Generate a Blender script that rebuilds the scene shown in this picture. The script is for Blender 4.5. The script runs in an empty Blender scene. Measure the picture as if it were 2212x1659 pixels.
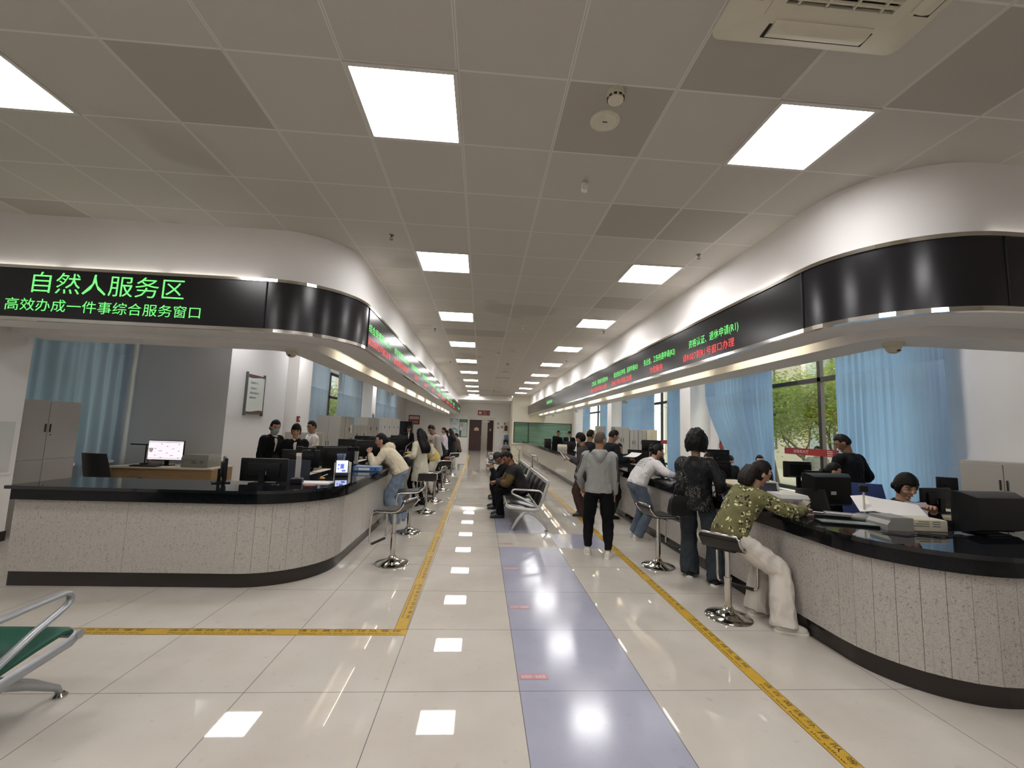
import bpy, bmesh, math, random
from mathutils import Vector as V, Matrix as M, noise, Quaternion
random.seed(7)
R_ = math.radians
PI = math.pi
S = bpy.context.scene
COL = S.collection

# ---------------------------------------------------------------- camera
cam_d = bpy.data.cameras.new('camera'); cam = bpy.data.objects.new('camera', cam_d); COL.objects.link(cam)
cr, cu, cf = V((0.99697319, -0.06968946, 0.03446495)), V((-0.04162829, -0.10409942, 0.99369532)), V((0.06566231, 0.99212232, 0.10668539))
cam.matrix_world = M(((cr.x, cu.x, -cf.x, 0), (cr.y, cu.y, -cf.y, 0), (cr.z, cu.z, -cf.z, 1.6), (0, 0, 0, 1)))
cam_d.sensor_fit = 'HORIZONTAL'; cam_d.sensor_width = 36; cam_d.lens = 930.3 * 36 / 2212
cam_d.clip_start = .05; cam_d.clip_end = 200
S.camera = cam

# ---------------------------------------------------------------- world, exposure
S.view_settings.view_transform = 'Standard'; S.view_settings.look = 'None'
S.view_settings.gamma = 1; S.view_settings.use_curve_mapping = False
S.view_settings.exposure = 1.45
SKY = 1.5; PANEL = 8.0; TUBE = 6.0; UPL = 3.6
w = bpy.data.worlds.new('sky'); S.world = w; w.use_nodes = True
bg = w.node_tree.nodes['Background']; bg.inputs[0].default_value = (1, .98, .95, 1); bg.inputs[1].default_value = SKY
S.cycles.use_denoising = True
S.cycles.max_bounces = 8; S.cycles.diffuse_bounces = 4; S.cycles.glossy_bounces = 4; S.cycles.transmission_bounces = 4
S.cycles.transparent_max_bounces = 12; S.cycles.sample_clamp_indirect = 6; S.cycles.caustics_reflective = False; S.cycles.caustics_refractive = False
S.cycles.use_adaptive_sampling = True; S.cycles.adaptive_threshold = .02

# ---------------------------------------------------------------- materials
def lin(c):
    return tuple((x / 12.92 if x <= .04045 else ((x + .055) / 1.055) ** 2.4) for x in c)
def hexc(h):
    return lin(tuple(int(h[i:i + 2], 16) / 255 for i in (0, 2, 4)))
MATS = {}
def mat(name, col, rough=.5, metal=0, coat=0, trans=0, emit=None, es=1, spec=.5, alpha=1, var=0, vscale=8, bump=0, bscale=60, stretch=None, sheen=0):
    if name in MATS: return MATS[name]
    if isinstance(col, str): col = hexc(col)
    m = bpy.data.materials.new(name); m.use_nodes = True; nt = m.node_tree; b = nt.nodes['Principled BSDF']
    b.inputs['Base Color'].default_value = (*col, 1); b.inputs['Roughness'].default_value = rough; b.inputs['Metallic'].default_value = metal
    b.inputs['Coat Weight'].default_value = coat; b.inputs['Coat Roughness'].default_value = .05
    b.inputs['Transmission Weight'].default_value = trans; b.inputs['Specular IOR Level'].default_value = spec; b.inputs['Alpha'].default_value = alpha
    b.inputs['Sheen Weight'].default_value = sheen
    if emit: b.inputs['Emission Color'].default_value = (*(hexc(emit) if isinstance(emit, str) else emit), 1); b.inputs['Emission Strength'].default_value = es
    if var or bump:
        tc = nt.nodes.new('ShaderNodeTexCoord'); mp = nt.nodes.new('ShaderNodeMapping'); nt.links.new(tc.outputs['Object'], mp.inputs[0])
        if stretch: mp.inputs['Scale'].default_value = stretch
    if var:
        n = nt.nodes.new('ShaderNodeTexNoise'); n.inputs['Scale'].default_value = vscale; n.inputs['Detail'].default_value = 6; nt.links.new(mp.outputs[0], n.inputs[0])
        mr = nt.nodes.new('ShaderNodeMapRange'); mr.inputs[1].default_value = .3; mr.inputs[2].default_value = .7; mr.inputs[3].default_value = 1 - var; mr.inputs[4].default_value = 1 + var
        nt.links.new(n.outputs[0], mr.inputs[0])
        mx = nt.nodes.new('ShaderNodeMix'); mx.data_type = 'RGBA'; mx.blend_type = 'MULTIPLY'; mx.inputs[0].default_value = 1; mx.inputs[6].default_value = (*col, 1)
        nt.links.new(mr.outputs[0], mx.inputs[7]); nt.links.new(mx.outputs[2], b.inputs['Base Color'])
    if bump:
        n2 = nt.nodes.new('ShaderNodeTexNoise'); n2.inputs['Scale'].default_value = bscale; n2.inputs['Detail'].default_value = 4; nt.links.new(mp.outputs[0], n2.inputs[0])
        bp = nt.nodes.new('ShaderNodeBump'); bp.inputs['Strength'].default_value = bump; bp.inputs['Distance'].default_value = .01
        nt.links.new(n2.outputs[0], bp.inputs['Height']); nt.links.new(bp.outputs[0], b.inputs['Normal'])
    MATS[name] = m
    return m
class NT:
    """terse node-tree builder"""
    def __init__(s, m): s.nt = m.node_tree; s.b = s.nt.nodes['Principled BSDF']
    def n(s, t, **k):
        x = s.nt.nodes.new('ShaderNode' + t)
        for a, v in k.items(): setattr(x, a, v)
        return x
    def l(s, a, b): s.nt.links.new(a, b)
    def math(s, op, a, b=None, clamp=False):
        x = s.n('Math', operation=op, use_clamp=clamp)
        for i, v in enumerate((a, b)):
            if v is None: continue
            if isinstance(v, (int, float)): x.inputs[i].default_value = v
            else: s.l(v, x.inputs[i])
        return x.outputs[0]
    def mix(s, f, a, b, mode='MIX'):
        x = s.n('Mix', data_type='RGBA', blend_type=mode)
        for i, v in ((0, f), (6, a), (7, b)):
            if isinstance(v, (int, float)): x.inputs[i].default_value = v
            elif isinstance(v, tuple): x.inputs[i].default_value = (*v, 1)
            else: s.l(v, x.inputs[i])
        return x.outputs[2]
    def noise(s, vec, scale, detail=4):
        x = s.n('TexNoise'); x.inputs['Scale'].default_value = scale; x.inputs['Detail'].default_value = detail
        if vec is not None: s.l(vec, x.inputs[0])
        return x.outputs[0]
    def pos(s):
        return s.n('NewGeometry').outputs['Position']
    def ramp(s, v, a, b, c=0., d=1.):
        x = s.n('MapRange'); s.l(v, x.inputs[0])
        for i, q in enumerate((a, b, c, d)): x.inputs[i + 1].default_value = q
        return x.outputs[0]

# ---------------------------------------------------------------- mesh helpers
class MB:
    """collects shapes; build() links them as ONE mesh object"""
    def __init__(s): s.bm = bmesh.new()
    def box(s, c, d, rot=None, bev=0):
        r = bmesh.ops.create_cube(s.bm, size=1)['verts']
        m = M.Diagonal((*d, 1))
        bmesh.ops.transform(s.bm, matrix=m, verts=r)
        if bev:
            es = list({e for v in r for e in v.link_edges})
            rb = bmesh.ops.bevel(s.bm, geom=es, offset=bev, segments=2, affect='EDGES', profile=.6)
            r = list({v for f in rb['faces'] for v in f.verts} | {v for v in r if v.is_valid})
        mm = M.Translation(c)
        if rot is not None: mm = mm @ (rot if isinstance(rot, M) else M.Rotation(rot, 4, 'Z'))
        bmesh.ops.transform(s.bm, matrix=mm, verts=r)
        return s
    def bb(s, x0, x1, y0, y1, z0, z1, bev=0):
        return s.box(((x0 + x1) / 2, (y0 + y1) / 2, (z0 + z1) / 2), (abs(x1 - x0), abs(y1 - y0), abs(z1 - z0)), None, bev)
    def cyl(s, p0, p1, r0, r1=None, n=16, cap=True):
        p0, p1 = V(p0), V(p1); d = p1 - p0
        r1 = r0 if r1 is None else r1
        r = bmesh.ops.create_cone(s.bm, cap_ends=cap, segments=n, radius1=max(r0, 1e-4), radius2=max(r1, 1e-4), depth=d.length)['verts']
        bmesh.ops.transform(s.bm, matrix=M.Translation((p0 + p1) / 2) @ d.to_track_quat('Z', 'Y').to_matrix().to_4x4(), verts=r)
        return s
    def sph(s, c, r, sc=(1, 1, 1), n=16, rot=None):
        q = bmesh.ops.create_uvsphere(s.bm, u_segments=n, v_segments=max(6, n // 2), radius=r)['verts']
        m = M.Translation(c) @ (rot.to_4x4() if rot is not None else M()) @ M.Diagonal((*sc, 1))
        bmesh.ops.transform(s.bm, matrix=m, verts=q)
        return s
    def rings(s, rs, cap=True, closed=True):
        """loft through lists of points"""
        vs = [[s.bm.verts.new(p) for p in r] for r in rs]
        for a, b in zip(vs, vs[1:]):
            n = len(a)
            for i in range(n if closed else n - 1):
                s.bm.faces.new((a[i], a[(i + 1) % n], b[(i + 1) % n], b[i]))
        if cap:
            s.bm.faces.new(vs[0][::-1]); s.bm.faces.new(vs[-1])
        return s
    def lathe(s, prof, c=(0, 0, 0), n=24):
        c = V(c)
        return s.rings([[c + V((r * math.cos(2 * PI * i / n), r * math.sin(2 * PI * i / n), z)) for i in range(n)] for r, z in prof])
    def tube(s, pts, r, n=8, closed=False, flat=None):
        pts = [V(p) for p in pts]; rs = []; N = len(pts); ref = None
        for i, p in enumerate(pts):
            if closed: t = pts[(i + 1) % N] - pts[i - 1]
            else: t = pts[min(i + 1, N - 1)] - pts[max(i - 1, 0)]
            t.normalize()
            if ref is None:
                ref = V((0, 0, 1)) if abs(t.z) < .9 else V((1, 0, 0))
            u = (ref - t * ref.dot(t))
            if u.length < 1e-5: u = t.orthogonal()
            u.normalize(); v = t.cross(u); ref = u
            rr = r[i] if isinstance(r, (list, tuple)) else r
            a, b = (rr, rr) if flat is None else flat
            rs.append([p + u * a * math.cos(2 * PI * k / n) + v * b * math.sin(2 * PI * k / n) for k in range(n)])
        if closed:
            rs.append(rs[0]); return s.rings(rs, cap=False)
        return s.rings(rs)
    def prism(s, poly, z0, z1, T=None):
        T = T or M()
        a = [s.bm.verts.new(T @ V((x, y, z0))) for x, y in poly]; b = [s.bm.verts.new(T @ V((x, y, z1))) for x, y in poly]
        n = len(poly)
        s.bm.faces.new(a[::-1]); s.bm.faces.new(b)
        for i in range(n): s.bm.faces.new((a[i], a[(i + 1) % n], b[(i + 1) % n], b[i]))
        return s
    def quad(s, *ps):
        s.bm.faces.new([s.bm.verts.new(p) for p in ps]); return s
    def strip(s, A, B):
        a = [s.bm.verts.new(p) for p in A]; b = [s.bm.verts.new(p) for p in B]
        for i in range(len(a) - 1): s.bm.faces.new((a[i], a[i + 1], b[i + 1], b[i]))
        return s
    def build(s, name, m=None, parent=None, smooth=None, T=None):
        bmesh.ops.recalc_face_normals(s.bm, faces=s.bm.faces)
        if T is not None: bmesh.ops.transform(s.bm, matrix=T, verts=s.bm.verts)
        me = bpy.data.meshes.new(name); s.bm.to_mesh(me); s.bm.free()
        return link(name, me, m, parent, smooth)
def link(name, me, m=None, parent=None, smooth=None):
    o = bpy.data.objects.new(name, me); COL.objects.link(o)
    if m: me.materials.append(m)
    if parent: o.parent = parent
    if smooth:
        for p in me.polygons: p.use_smooth = True
        if smooth is not True: me.set_sharp_from_angle(angle=R_(smooth))
    return o
def tag(o, label=None, cat=None, group=None, kind=None):
    for k, v in (('label', label), ('category', cat), ('group', group), ('kind', kind)):
        if v: o[k] = v
    return o
def thing(name, label, cat, loc=(0, 0, 0), rz=0, group=None):
    o = bpy.data.objects.new(name, None); COL.objects.link(o); o.empty_display_size = .1
    o.location = loc; o.rotation_euler = (0, 0, rz)
    return tag(o, label, cat, group)
def dup(root, loc, rz=None, label=None, group=None):
    """a copy of a thing with copies of its parts and sub-parts"""
    r = root.copy(); COL.objects.link(r); r.location = loc
    if rz is not None: r.rotation_euler = (0, 0, rz)
    if label: r['label'] = label
    if group: r['group'] = group
    for ch in list(root.children):
        c = ch.copy(); COL.objects.link(c); c.parent = r
        for g in list(ch.children):
            d = g.copy(); COL.objects.link(d); d.parent = c
    return r
def struct(name, mb, m, smooth=None): return tag(mb.build(name, m, None, smooth), kind='structure')
_tc = {}
def text_mesh(body, w, h, bold=.0):
    """lettering in the XY plane, stretched to fill w x h, lower left corner at the origin"""
    key = (body, round(w, 4), round(h, 4), bold)
    if key in _tc: return _tc[key]
    c = bpy.data.curves.new('lettering', 'FONT'); c.body = body; c.offset = bold; c.resolution_u = 2
    o = bpy.data.objects.new('lettering', c); COL.objects.link(o)
    me = bpy.data.meshes.new_from_object(o.evaluated_get(bpy.context.evaluated_depsgraph_get()))
    bpy.data.objects.remove(o); bpy.data.curves.remove(c)
    xs = [v.co.x for v in me.vertices]; ys = [v.co.y for v in me.vertices]
    x0, x1, y0, y1 = min(xs), max(xs), min(ys), max(ys)
    for v in me.vertices: v.co = ((v.co.x - x0) / (x1 - x0) * w, (v.co.y - y0) / (y1 - y0) * h, 0)
    me.materials.clear(); _tc[key] = me
    return me
def text(name, body, w, h, m, T, parent=None, bold=.0):
    me = text_mesh(body, w, h, bold).copy(); me.materials.append(m)
    o = bpy.data.objects.new(name, me); COL.objects.link(o); o.matrix_local = T
    if parent: o.parent = parent; o.matrix_local = T
    return o
def frame(origin, xdir, ydir):
    """matrix whose x and y axes are the given directions"""
    x = V(xdir).normalized(); y = V(ydir).normalized(); z = x.cross(y); o = V(origin)
    return M(((x.x, y.x, z.x, o.x), (x.y, y.y, z.y, o.y), (x.z, y.z, z.z, o.z), (0, 0, 0, 1)))
def arc(cx, cy, r, a0, a1, n):
    return [(cx + r * math.cos(R_(a0 + (a1 - a0) * i / n)), cy + r * math.sin(R_(a0 + (a1 - a0) * i / n))) for i in range(n + 1)]
# ================================================================ setting
HC = 3.903; TS = .7308; GX = -.2527; GY = 2.578          # ceiling height, ceiling tile, grid origin
FT = .8206; FX = .3005; FY = 2.8328                       # floor tile, grid origin
YE = 32.0; YB = 28.6                                     # end wall, booth wall

# floor: polished cream tiles, one run of lilac tiles
fm = mat('polished_tiles', 'd8d0c4', .05, spec=.55); t = NT(fm); p = t.pos(); sx = t.n('SeparateXYZ'); t.l(p, sx.inputs[0])
u = t.math('DIVIDE', t.math('SUBTRACT', sx.outputs[0], FX), FT); v = t.math('DIVIDE', t.math('SUBTRACT', sx.outputs[1], FY), FT)
def joint(c, wd):
    f = t.math('FRACT', t.math('ADD', c, 50.5)); return t.math('LESS_THAN', t.math('ABSOLUTE', t.math('SUBTRACT', f, .5)), wd)
jt = t.math('MAXIMUM', joint(u, .0026), joint(v, .0026))
def inside(c, a, b): return t.math('MULTIPLY', t.math('GREATER_THAN', c, a), t.math('LESS_THAN', c, b))
ru = inside(v, 4, 5)
colm = t.math('MULTIPLY', inside(u, 0, 1), t.math('MULTIPLY', inside(v, -9, 8), t.math('SUBTRACT', 1, ru)))
lil = t.math('MAXIMUM', colm, t.math('MULTIPLY', inside(u, 1, 2), ru))
nz = t.noise(p, 1.6, 8); n2 = t.noise(p, 14, 6)
base = t.mix(t.ramp(nz, .35, .68), hexc('cbc4ba'), hexc('bfb7ab'))
lilc = t.mix(t.ramp(nz, .3, .7), hexc('acacba'), hexc('9c9dae'))
# scuffs on the lilac tiles
mp = t.n('Mapping'); t.l(p, mp.inputs[0]); mp.inputs['Rotation'].default_value = (0, 0, .9); mp.inputs['Scale'].default_value = (3.2, 40, 1)
sc = t.n('TexVoronoi', feature='F1'); t.l(mp.outputs[0], sc.inputs[0]); sc.inputs['Scale'].default_value = .8
scf = t.math('MULTIPLY', t.math('LESS_THAN', sc.outputs['Distance'], .055), .55)
lilc = t.mix(scf, lilc, hexc('6f6f7c'))
c = t.mix(lil, base, lilc)
c = t.mix(t.math('MULTIPLY', t.ramp(n2, .62, .75), .18), c, hexc('8a7f70'))
c = t.mix(t.math('MULTIPLY', jt, .8), c, hexc('3f3a35')); t.l(c, t.b.inputs['Base Color'])
t.l(t.math('ADD', t.ramp(nz, .3, .8, .012, .03), t.math('MULTIPLY', lil, .13)), t.b.inputs['Roughness'])
struct('floor', MB().bb(-9.2, 6.75, -6, 36, -.2, 0), fm)

# ceiling: perforated grey panels on a paler grid
cm = mat('ceiling_panels', '8f8880', .75); t = NT(cm); p = t.pos(); sx = t.n('SeparateXYZ'); t.l(p, sx.inputs[0])
u = t.math('DIVIDE', t.math('SUBTRACT', sx.outputs[0], GX), TS); v = t.math('DIVIDE', t.math('SUBTRACT', sx.outputs[1], GY), TS)
gl = t.math('MAXIMUM', joint(u, .016), joint(v, .010)); gd = t.math('MAXIMUM', joint(u, .003), joint(v, .0))
fl = t.n('CombineXYZ'); t.l(t.math('FLOOR', u), fl.inputs[0]); t.l(t.math('FLOOR', v), fl.inputs[1])
wn = t.n('TexWhiteNoise', noise_dimensions='2D'); t.l(fl.outputs[0], wn.inputs[0])
tile = t.mix(t.ramp(wn.outputs[0], 0, 1, 0, .25), hexc('bfb9b1'), hexc('b0aaa2'))
tile = t.mix(t.math('MULTIPLY', t.math('GREATER_THAN', wn.outputs[0], .93), .5), tile, hexc('968e83'))
tile = t.mix(t.math('MULTIPLY', t.ramp(t.noise(p, .55, 2), .66, .7), .3), tile, hexc('8b8378'))
c = t.mix(gl, tile, hexc('d3cec7')); c = t.mix(gd, c, hexc('a8a197')); t.l(c, t.b.inputs['Base Color'])
ceil = MB()
LAMPS = [(i, j) for j in range(0, 37, 4) for i in (-1, 3)] + [(-5, 0)] + [(i, j) for j in (-4, -8) for i in (-5, -1, 3)] + [(6, j) for j in range(4, 36, 4)] + [(-6, j) for j in range(8, 36, 4)] + [(6, 37)]
LC = {(i, j) for i, j in LAMPS}
y0 = GY - 8.5 * TS
# solid sheet with the lamp cells left open
xs = sorted({-9.2, -7.2, -5.9, 6.9} | {GX + TS * k for i, _ in LAMPS for k in (i, i + 1)}); ys = sorted({-6., 4.8, 11.2, 36.} | {GY + TS * k for _, j in LAMPS for k in (j, j + 1)})
for a, b in zip(xs, xs[1:]):
    for e, f in zip(ys, ys[1:]):
        if (a < -7.3 and e > 4.7) or (a < -6 and e > 11): continue
        ci, cj = round((a - GX) / TS), round((e - GY) / TS)
        if (ci, cj) in LC and abs(b - a - TS) < .01 and abs(f - e - TS) < .01: continue
        ceil.quad((a, e, HC), (b, e, HC), (b, f, HC), (a, f, HC))
ceil.bb(-9.2, 6.9, -6, 4.8, HC + .15, HC + .3).bb(-7.2, 6.9, 4.8, 11.2, HC + .15, HC + .3).bb(-5.9, 6.9, 11.2, 36, HC + .15, HC + .3)
struct('ceiling', ceil, cm)

WH = mat('white_paint', 'e9e6e3', .6, var=.03, vscale=1.2); WARM = mat('cream_paint', 'dcd5c2', .6)
# ---- walls
def wall_x(name, x, th, y0, y1, holes, m=WH, z1=HC):
    """a wall in a plane of constant x with rectangular openings (y0, y1, z0, z1)"""
    b = MB(); cuts = sorted({y0, y1} | {q for h in holes for q in h[:2]})
    for a, c in zip(cuts, cuts[1:]):
        hs = [h for h in holes if h[0] <= a + 1e-6 and h[1] >= c - 1e-6]
        if not hs: b.bb(x, x + th, a, c, 0, z1)
        else:
            b.bb(x, x + th, a, c, 0, hs[0][2]); b.bb(x, x + th, a, c, hs[0][3], z1)
    return struct(name, b, m)
WZ0, WZ1 = .55, 3.5
RW = [(5.75, 11.75, WZ0, WZ1), (13.0, 19.5, WZ0, WZ1), (20.8, 27.2, WZ0, WZ1)]
LW = [(13.1, 19.7, WZ0, WZ1), (20.9, 27.8, WZ0, WZ1)]
wall_x('wall_right', 6.6, .3, -6, 36, RW)
wall_x('wall_left', -5.6, -.3, 11.27, 36, LW)
struct('wall_left_partition', MB().bb(-7.2, -5.0, 8.8, 11.27, 0, HC), mat('left_block_paint', 'd6d4d4', .6))
wall_x('wall_left_bay', -6.9, -.3, 6.03, 8.8, [(6.2, 8.6, .8, 3.5)])
struct('wall_left_front', MB().bb(-6.95, -5.95, -6, 6.03, 0, HC), WH)
struct('wall_back', MB().bb(-9.2, 6.9, -6.2, -6, 0, HC), WH)
struct('baseboard_left', MB().bb(-5.95, -5.93, -6, 6.03, 0, .12), mat('dark_granite_base', '2a2624', .15))
PIL = [(6.0, 6.6, 12.1, 12.75), (6.0, 6.6, 19.75, 20.4), (6.0, 6.6, 27.4, 28.05), (-5.6, -5.0, 11.95, 12.85), (-5.6, -5.0, 19.85, 20.55)]
for k, (a, b, c, d) in enumerate(PIL):
    struct('trim_%d' % (k + 10), MB().bb(a, b, c, d, 0, HC), WH)
# ---- end of the hall
DX0, DX1, DZ = -.92, .86, 2.28
e = MB(); e.bb(-5.6, DX0, YE, YE + .25, 0, HC).bb(DX1, 2.2, YE, YE + .25, 0, HC).bb(DX0, DX1, YE, YE + .25, DZ, HC)
e.bb(2.2, 6.9, YE, YE + .25, 0, HC); struct('wall_end', e, WH)
e = MB(); GX0, GX1, GZ0, GZ1 = 2.1, 6.0, .78, 2.16
e.bb(2.0, GX0, YB, YB + .2, 0, HC).bb(GX1, 6.6, YB, YB + .2, 0, HC).bb(GX0, GX1, YB, YB + .2, 0, GZ0).bb(GX0, GX1, YB, YB + .2, GZ1, HC).bb(2.0, 2.2, YB + .2, YE, 0, HC)
struct('wall_booth', e, WARM)
struct('trim_1', MB().bb(2.0, 6.05, YB - .1, YB, .70, .78, .01), mat('pale_sill', 'dedad0', .3))
# dropped ceiling band before the end wall, with a cove
e = MB(); e.bb(-1.745, 3.15, 29.75, 29.95, 3.6, HC).bb(-1.745, 3.15, 29.95, 30.5, 3.6, 3.66).bb(-1.745, 3.15, 30.5, 30.56, 3.6, 3.8).bb(-1.745, 3.15, 30.56, 31.2, 3.76, 3.8).bb(-1.745, 3.15, 31.2, 32, 3.5, 3.8)
struct('trim_2', e, WH)
# corridor behind the end door
e = MB(); e.bb(-1.4, 1.6, 35.8, 36, 0, 3).bb(-1.6, -1.4, YE + .25, 36, 0, 3).bb(1.6, 1.8, YE + .25, 36, 0, 3).bb(-1.6, 1.8, YE + .25, 36, 2.9, 3)
struct('wall_corridor', e, mat('corridor_paint', 'b3ada0', .6))
struct('trim_3', MB().bb(DX0 - .12, DX0, YE - .05, YE, 0, DZ).bb(DX1, DX1 + .12, YE - .05, YE, 0, DZ).bb(DX0 - .12, DX1 + .12, YE - .05, YE, DZ, DZ + .2), mat('pale_frame', 'd5d1c8', .4))

# ---- overhead drums and soffits, left and right of the hall
def path(side, d, r, ext=31.4):
    n = 14
    if side < 0:
        X, Y = -1.62 - d, 5.03 + d
        return [(-5.95, Y)] + [(X - r + r * math.sin(PI / 2 * i / n), Y + r - r * math.cos(PI / 2 * i / n)) for i in range(n + 1)] + [(X, ext)]
    X, Y = 3.03 + d, 2.91 + d
    return [(6.595, Y)] + [(X + r - r * math.sin(PI / 2 * i / n), Y + r - r * math.cos(PI / 2 * i / n)) for i in range(n + 1)] + [(X, ext)]
def prof(side, pts, r0=.95, ext=31.4):
    """sweep a (depth, height) profile along the front"""
    b = MB()
    rows = [[(x, y, z) for x, y in path(side, d, max(.22, r0 - d * .6), ext)] for d, z in pts]
    for a, c in zip(rows, rows[1:]): b.strip(a, c)
    return b
LED_B = mat('led_black', '17161a', .22, spec=.5, bump=.0)
CHROME = mat('chrome', 'd8d4cc', .12, 1); STEEL = mat('brushed_steel', 'b9b5ae', .3, 1)
COVE = mat('cove_paint', 'e6dcc4', .6)
for side, nm in ((-1, 'trim_4'), (1, 'trim_5')):
    o = prof(side, [(.12, HC), (.12, 3.24), (.03, 3.24), (.03, 2.63), (.42, 2.62), (.42, 2.74), (.70, 2.74), (.70, 2.60), (1.17, 2.60), (1.17, HC)], .9)
    # far end closed
    E = 31.4; sgn = side
    X = (-1.62 if side < 0 else 3.03)
    o.quad((X + sgn * .03, E, 2.62), (X + sgn * 1.17, E, 2.62), (X + sgn * 1.17, E, HC), (X + sgn * .03, E, HC))
    struct(nm, o, WH, 30)
ORD = 'first second third fourth fifth sixth seventh eighth ninth tenth eleventh twelfth thirteenth fourteenth fifteenth'.split()
def ordinal_(n): return 'first second third fourth fifth'.split()[n]
# tubes in the coves
TU = mat('cove_tube', 'ffffff', emit='fff0cf', es=TUBE)
g = 'fluorescent tubes in the soffit coves'
k = 0
for side in (-1, 1):
    X = (-1.62 - .56) if side < 0 else (3.03 + .56)
    for i in range(11):
        y = (7.6 if side < 0 else 5.4) + i * 2.2
        if y > 30: continue
        hid = i < 3
        q = thing('cove_light', ('warm white fluorescent tube in the cove of the left soffit, %s from the near end' if side < 0 else 'warm white fluorescent tube in the cove of the right soffit, %s from the near end') % ('first second third fourth fifth sixth seventh eighth ninth tenth eleventh'.split()[i]), 'light', (X - side * (.10 if hid else 0), y, 2.715), 0, g)
        MB().cyl((0, -.75, 0), (0, .75, 0), .014, n=8).build('tube', TU, q, True); MB().bb(-.025, .025, -.78, .78, .012, .03).build('batten', WH, q)

# uplights standing behind the top edge of the displays
g = 'uplight tubes on the top edge of the displays'
def up(side, x, y, rz, lb):
    q = thing('uplight', lb, 'light', (x, y, 3.252), rz, g)
    MB().cyl((0, -.52, .014), (0, .52, .014), .012, n=8).build('tube', UPT, q, True); MB().bb(-.02, .02, -.55, .55, -.008, .003).build('batten', WH, q)
UPT = mat('uplight_tube', 'ffffff', emit='fff8ee', es=UPL)
for i in range(15):
    y = 6.6 + i * 1.65
    up(-1, -1.62 - .078, y, 0, 'uplight tube on top of the left display along the aisle, %s from its near corner' % ORD[i])
    up(1, 3.03 + .078, y - 1.9, 0, 'uplight tube on top of the right display along the aisle, %s from its near corner' % ORD[i])
UPT_ = UPT; UPT = mat('added_uplight_tube_dim', 'ffffff', emit='fff8ee', es=UPL * .42)
for i in range(5):  # front tubes are added to keep the drum fronts bright
    up(-1, -3.2 - 1.12 * i, 5.03 + .078, PI / 2, 'added uplight tube on top of the left display front, %s from the corner' % ordinal_(i))
    if i < 2: up(1, 4.5 + 1.12 * i, 2.91 + .078, PI / 2, 'added uplight tube on top of the right display front, %s from the corner' % ordinal_(i))

# ---- ceiling lamps
PAN = mat('lamp_diffuser', 'ffffff', emit=(1, .985, .99), es=PANEL); FR = mat('lamp_frame', 'c9c5bd', .4)
def ordinal(n): return 'first second third fourth fifth sixth seventh eighth ninth tenth'.split()[n]
for i, j in LAMPS:
    x, y = GX + (i + .5) * TS, GY + (j + .5) * TS
    if j < 0: lb = 'square ceiling panel light over the entrance behind the camera, %s row, ' % ('near' if j == -4 else 'added far') + {-5: 'left row', -1: 'middle row', 3: 'right row'}[i]  # far row is unseen, added to brighten the front of the hall
    elif i == -6: lb = 'square ceiling panel light over the left office behind the soffit, %s from the near end' % ordinal(j // 4 - 2)
    elif (i, j) == (6, 37): lb = 'square ceiling panel light added inside the green glass booth'  # unseen lamp added to brighten the booth glass
    elif i == 6: lb = 'square ceiling panel light over the right office behind the soffit, %s from the near end' % ordinal(j // 4 - 1)
    else: lb = 'square white ceiling panel light cut off by the left edge of the photo' if i == -5 else 'square white ceiling panel light, %s from the camera in the %s row' % (ordinal(j // 4), 'left' if i < 0 else 'right')
    q = thing('ceiling_light', lb, 'light', (x, y, HC), 0, 'panel lights set in the ceiling')
    h = TS / 2
    MB().bb(-h, h, -h, -h + .03, -.012, .05).bb(-h, h, h - .03, h, -.012, .05).bb(-h, -h + .03, -h + .03, h - .03, -.012, .05).bb(h - .03, h, -h + .03, h - .03, -.012, .05).build('frame', FR, q)
    MB().bb(-h + .03, h - .03, -h + .03, h - .03, .01, .03).build('diffuser', PAN, q)

q = thing('ceiling_light', 'flat ceiling light in the corridor behind the brown doors', 'light', (0, 34.0, 2.9)); MB().bb(-.3, .3, -.3, .3, -.05, -.02).build('diffuser', PAN, q); MB().bb(-.32, .32, -.32, .32, -.02, -.001).build('frame', FR, q)
# ---- windows
BRZ = mat('bronze_frame', '3a332c', .4, .3)
gm = bpy.data.materials.new('window_glass'); gm.use_nodes = True; nt = gm.node_tree; nt.nodes.clear()
o_ = nt.nodes.new('ShaderNodeOutputMaterial'); tr = nt.nodes.new('ShaderNodeBsdfTransparent'); tr.inputs[0].default_value = (.9, .94, .9, 1)
gs = nt.nodes.new('ShaderNodeBsdfGlossy'); gs.inputs['Roughness'].default_value = .02; mx = nt.nodes.new('ShaderNodeMixShader'); lw = nt.nodes.new('ShaderNodeLayerWeight'); lw.inputs[0].default_value = .5
pw = nt.nodes.new('ShaderNodeMath'); pw.operation = 'POWER'; pw.inputs[1].default_value = 4; nt.links.new(lw.outputs['Facing'], pw.inputs[0])
ma = nt.nodes.new('ShaderNodeMath'); ma.operation = 'MULTIPLY_ADD'; ma.inputs[1].default_value = .6; ma.inputs[2].default_value = .03; nt.links.new(pw.outputs[0], ma.inputs[0])
nt.links.new(ma.outputs[0], mx.inputs[0]); nt.links.new(tr.outputs[0], mx.inputs[1]); nt.links.new(gs.outputs[0], mx.inputs[2]); nt.links.new(mx.outputs[0], o_.inputs[0])
GREENG = gm.copy(); GREENG.name = 'green_glass'; GREENG.node_tree.nodes['Transparent BSDF'].inputs[0].default_value = (.74, .86, .80, 1)
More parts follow.
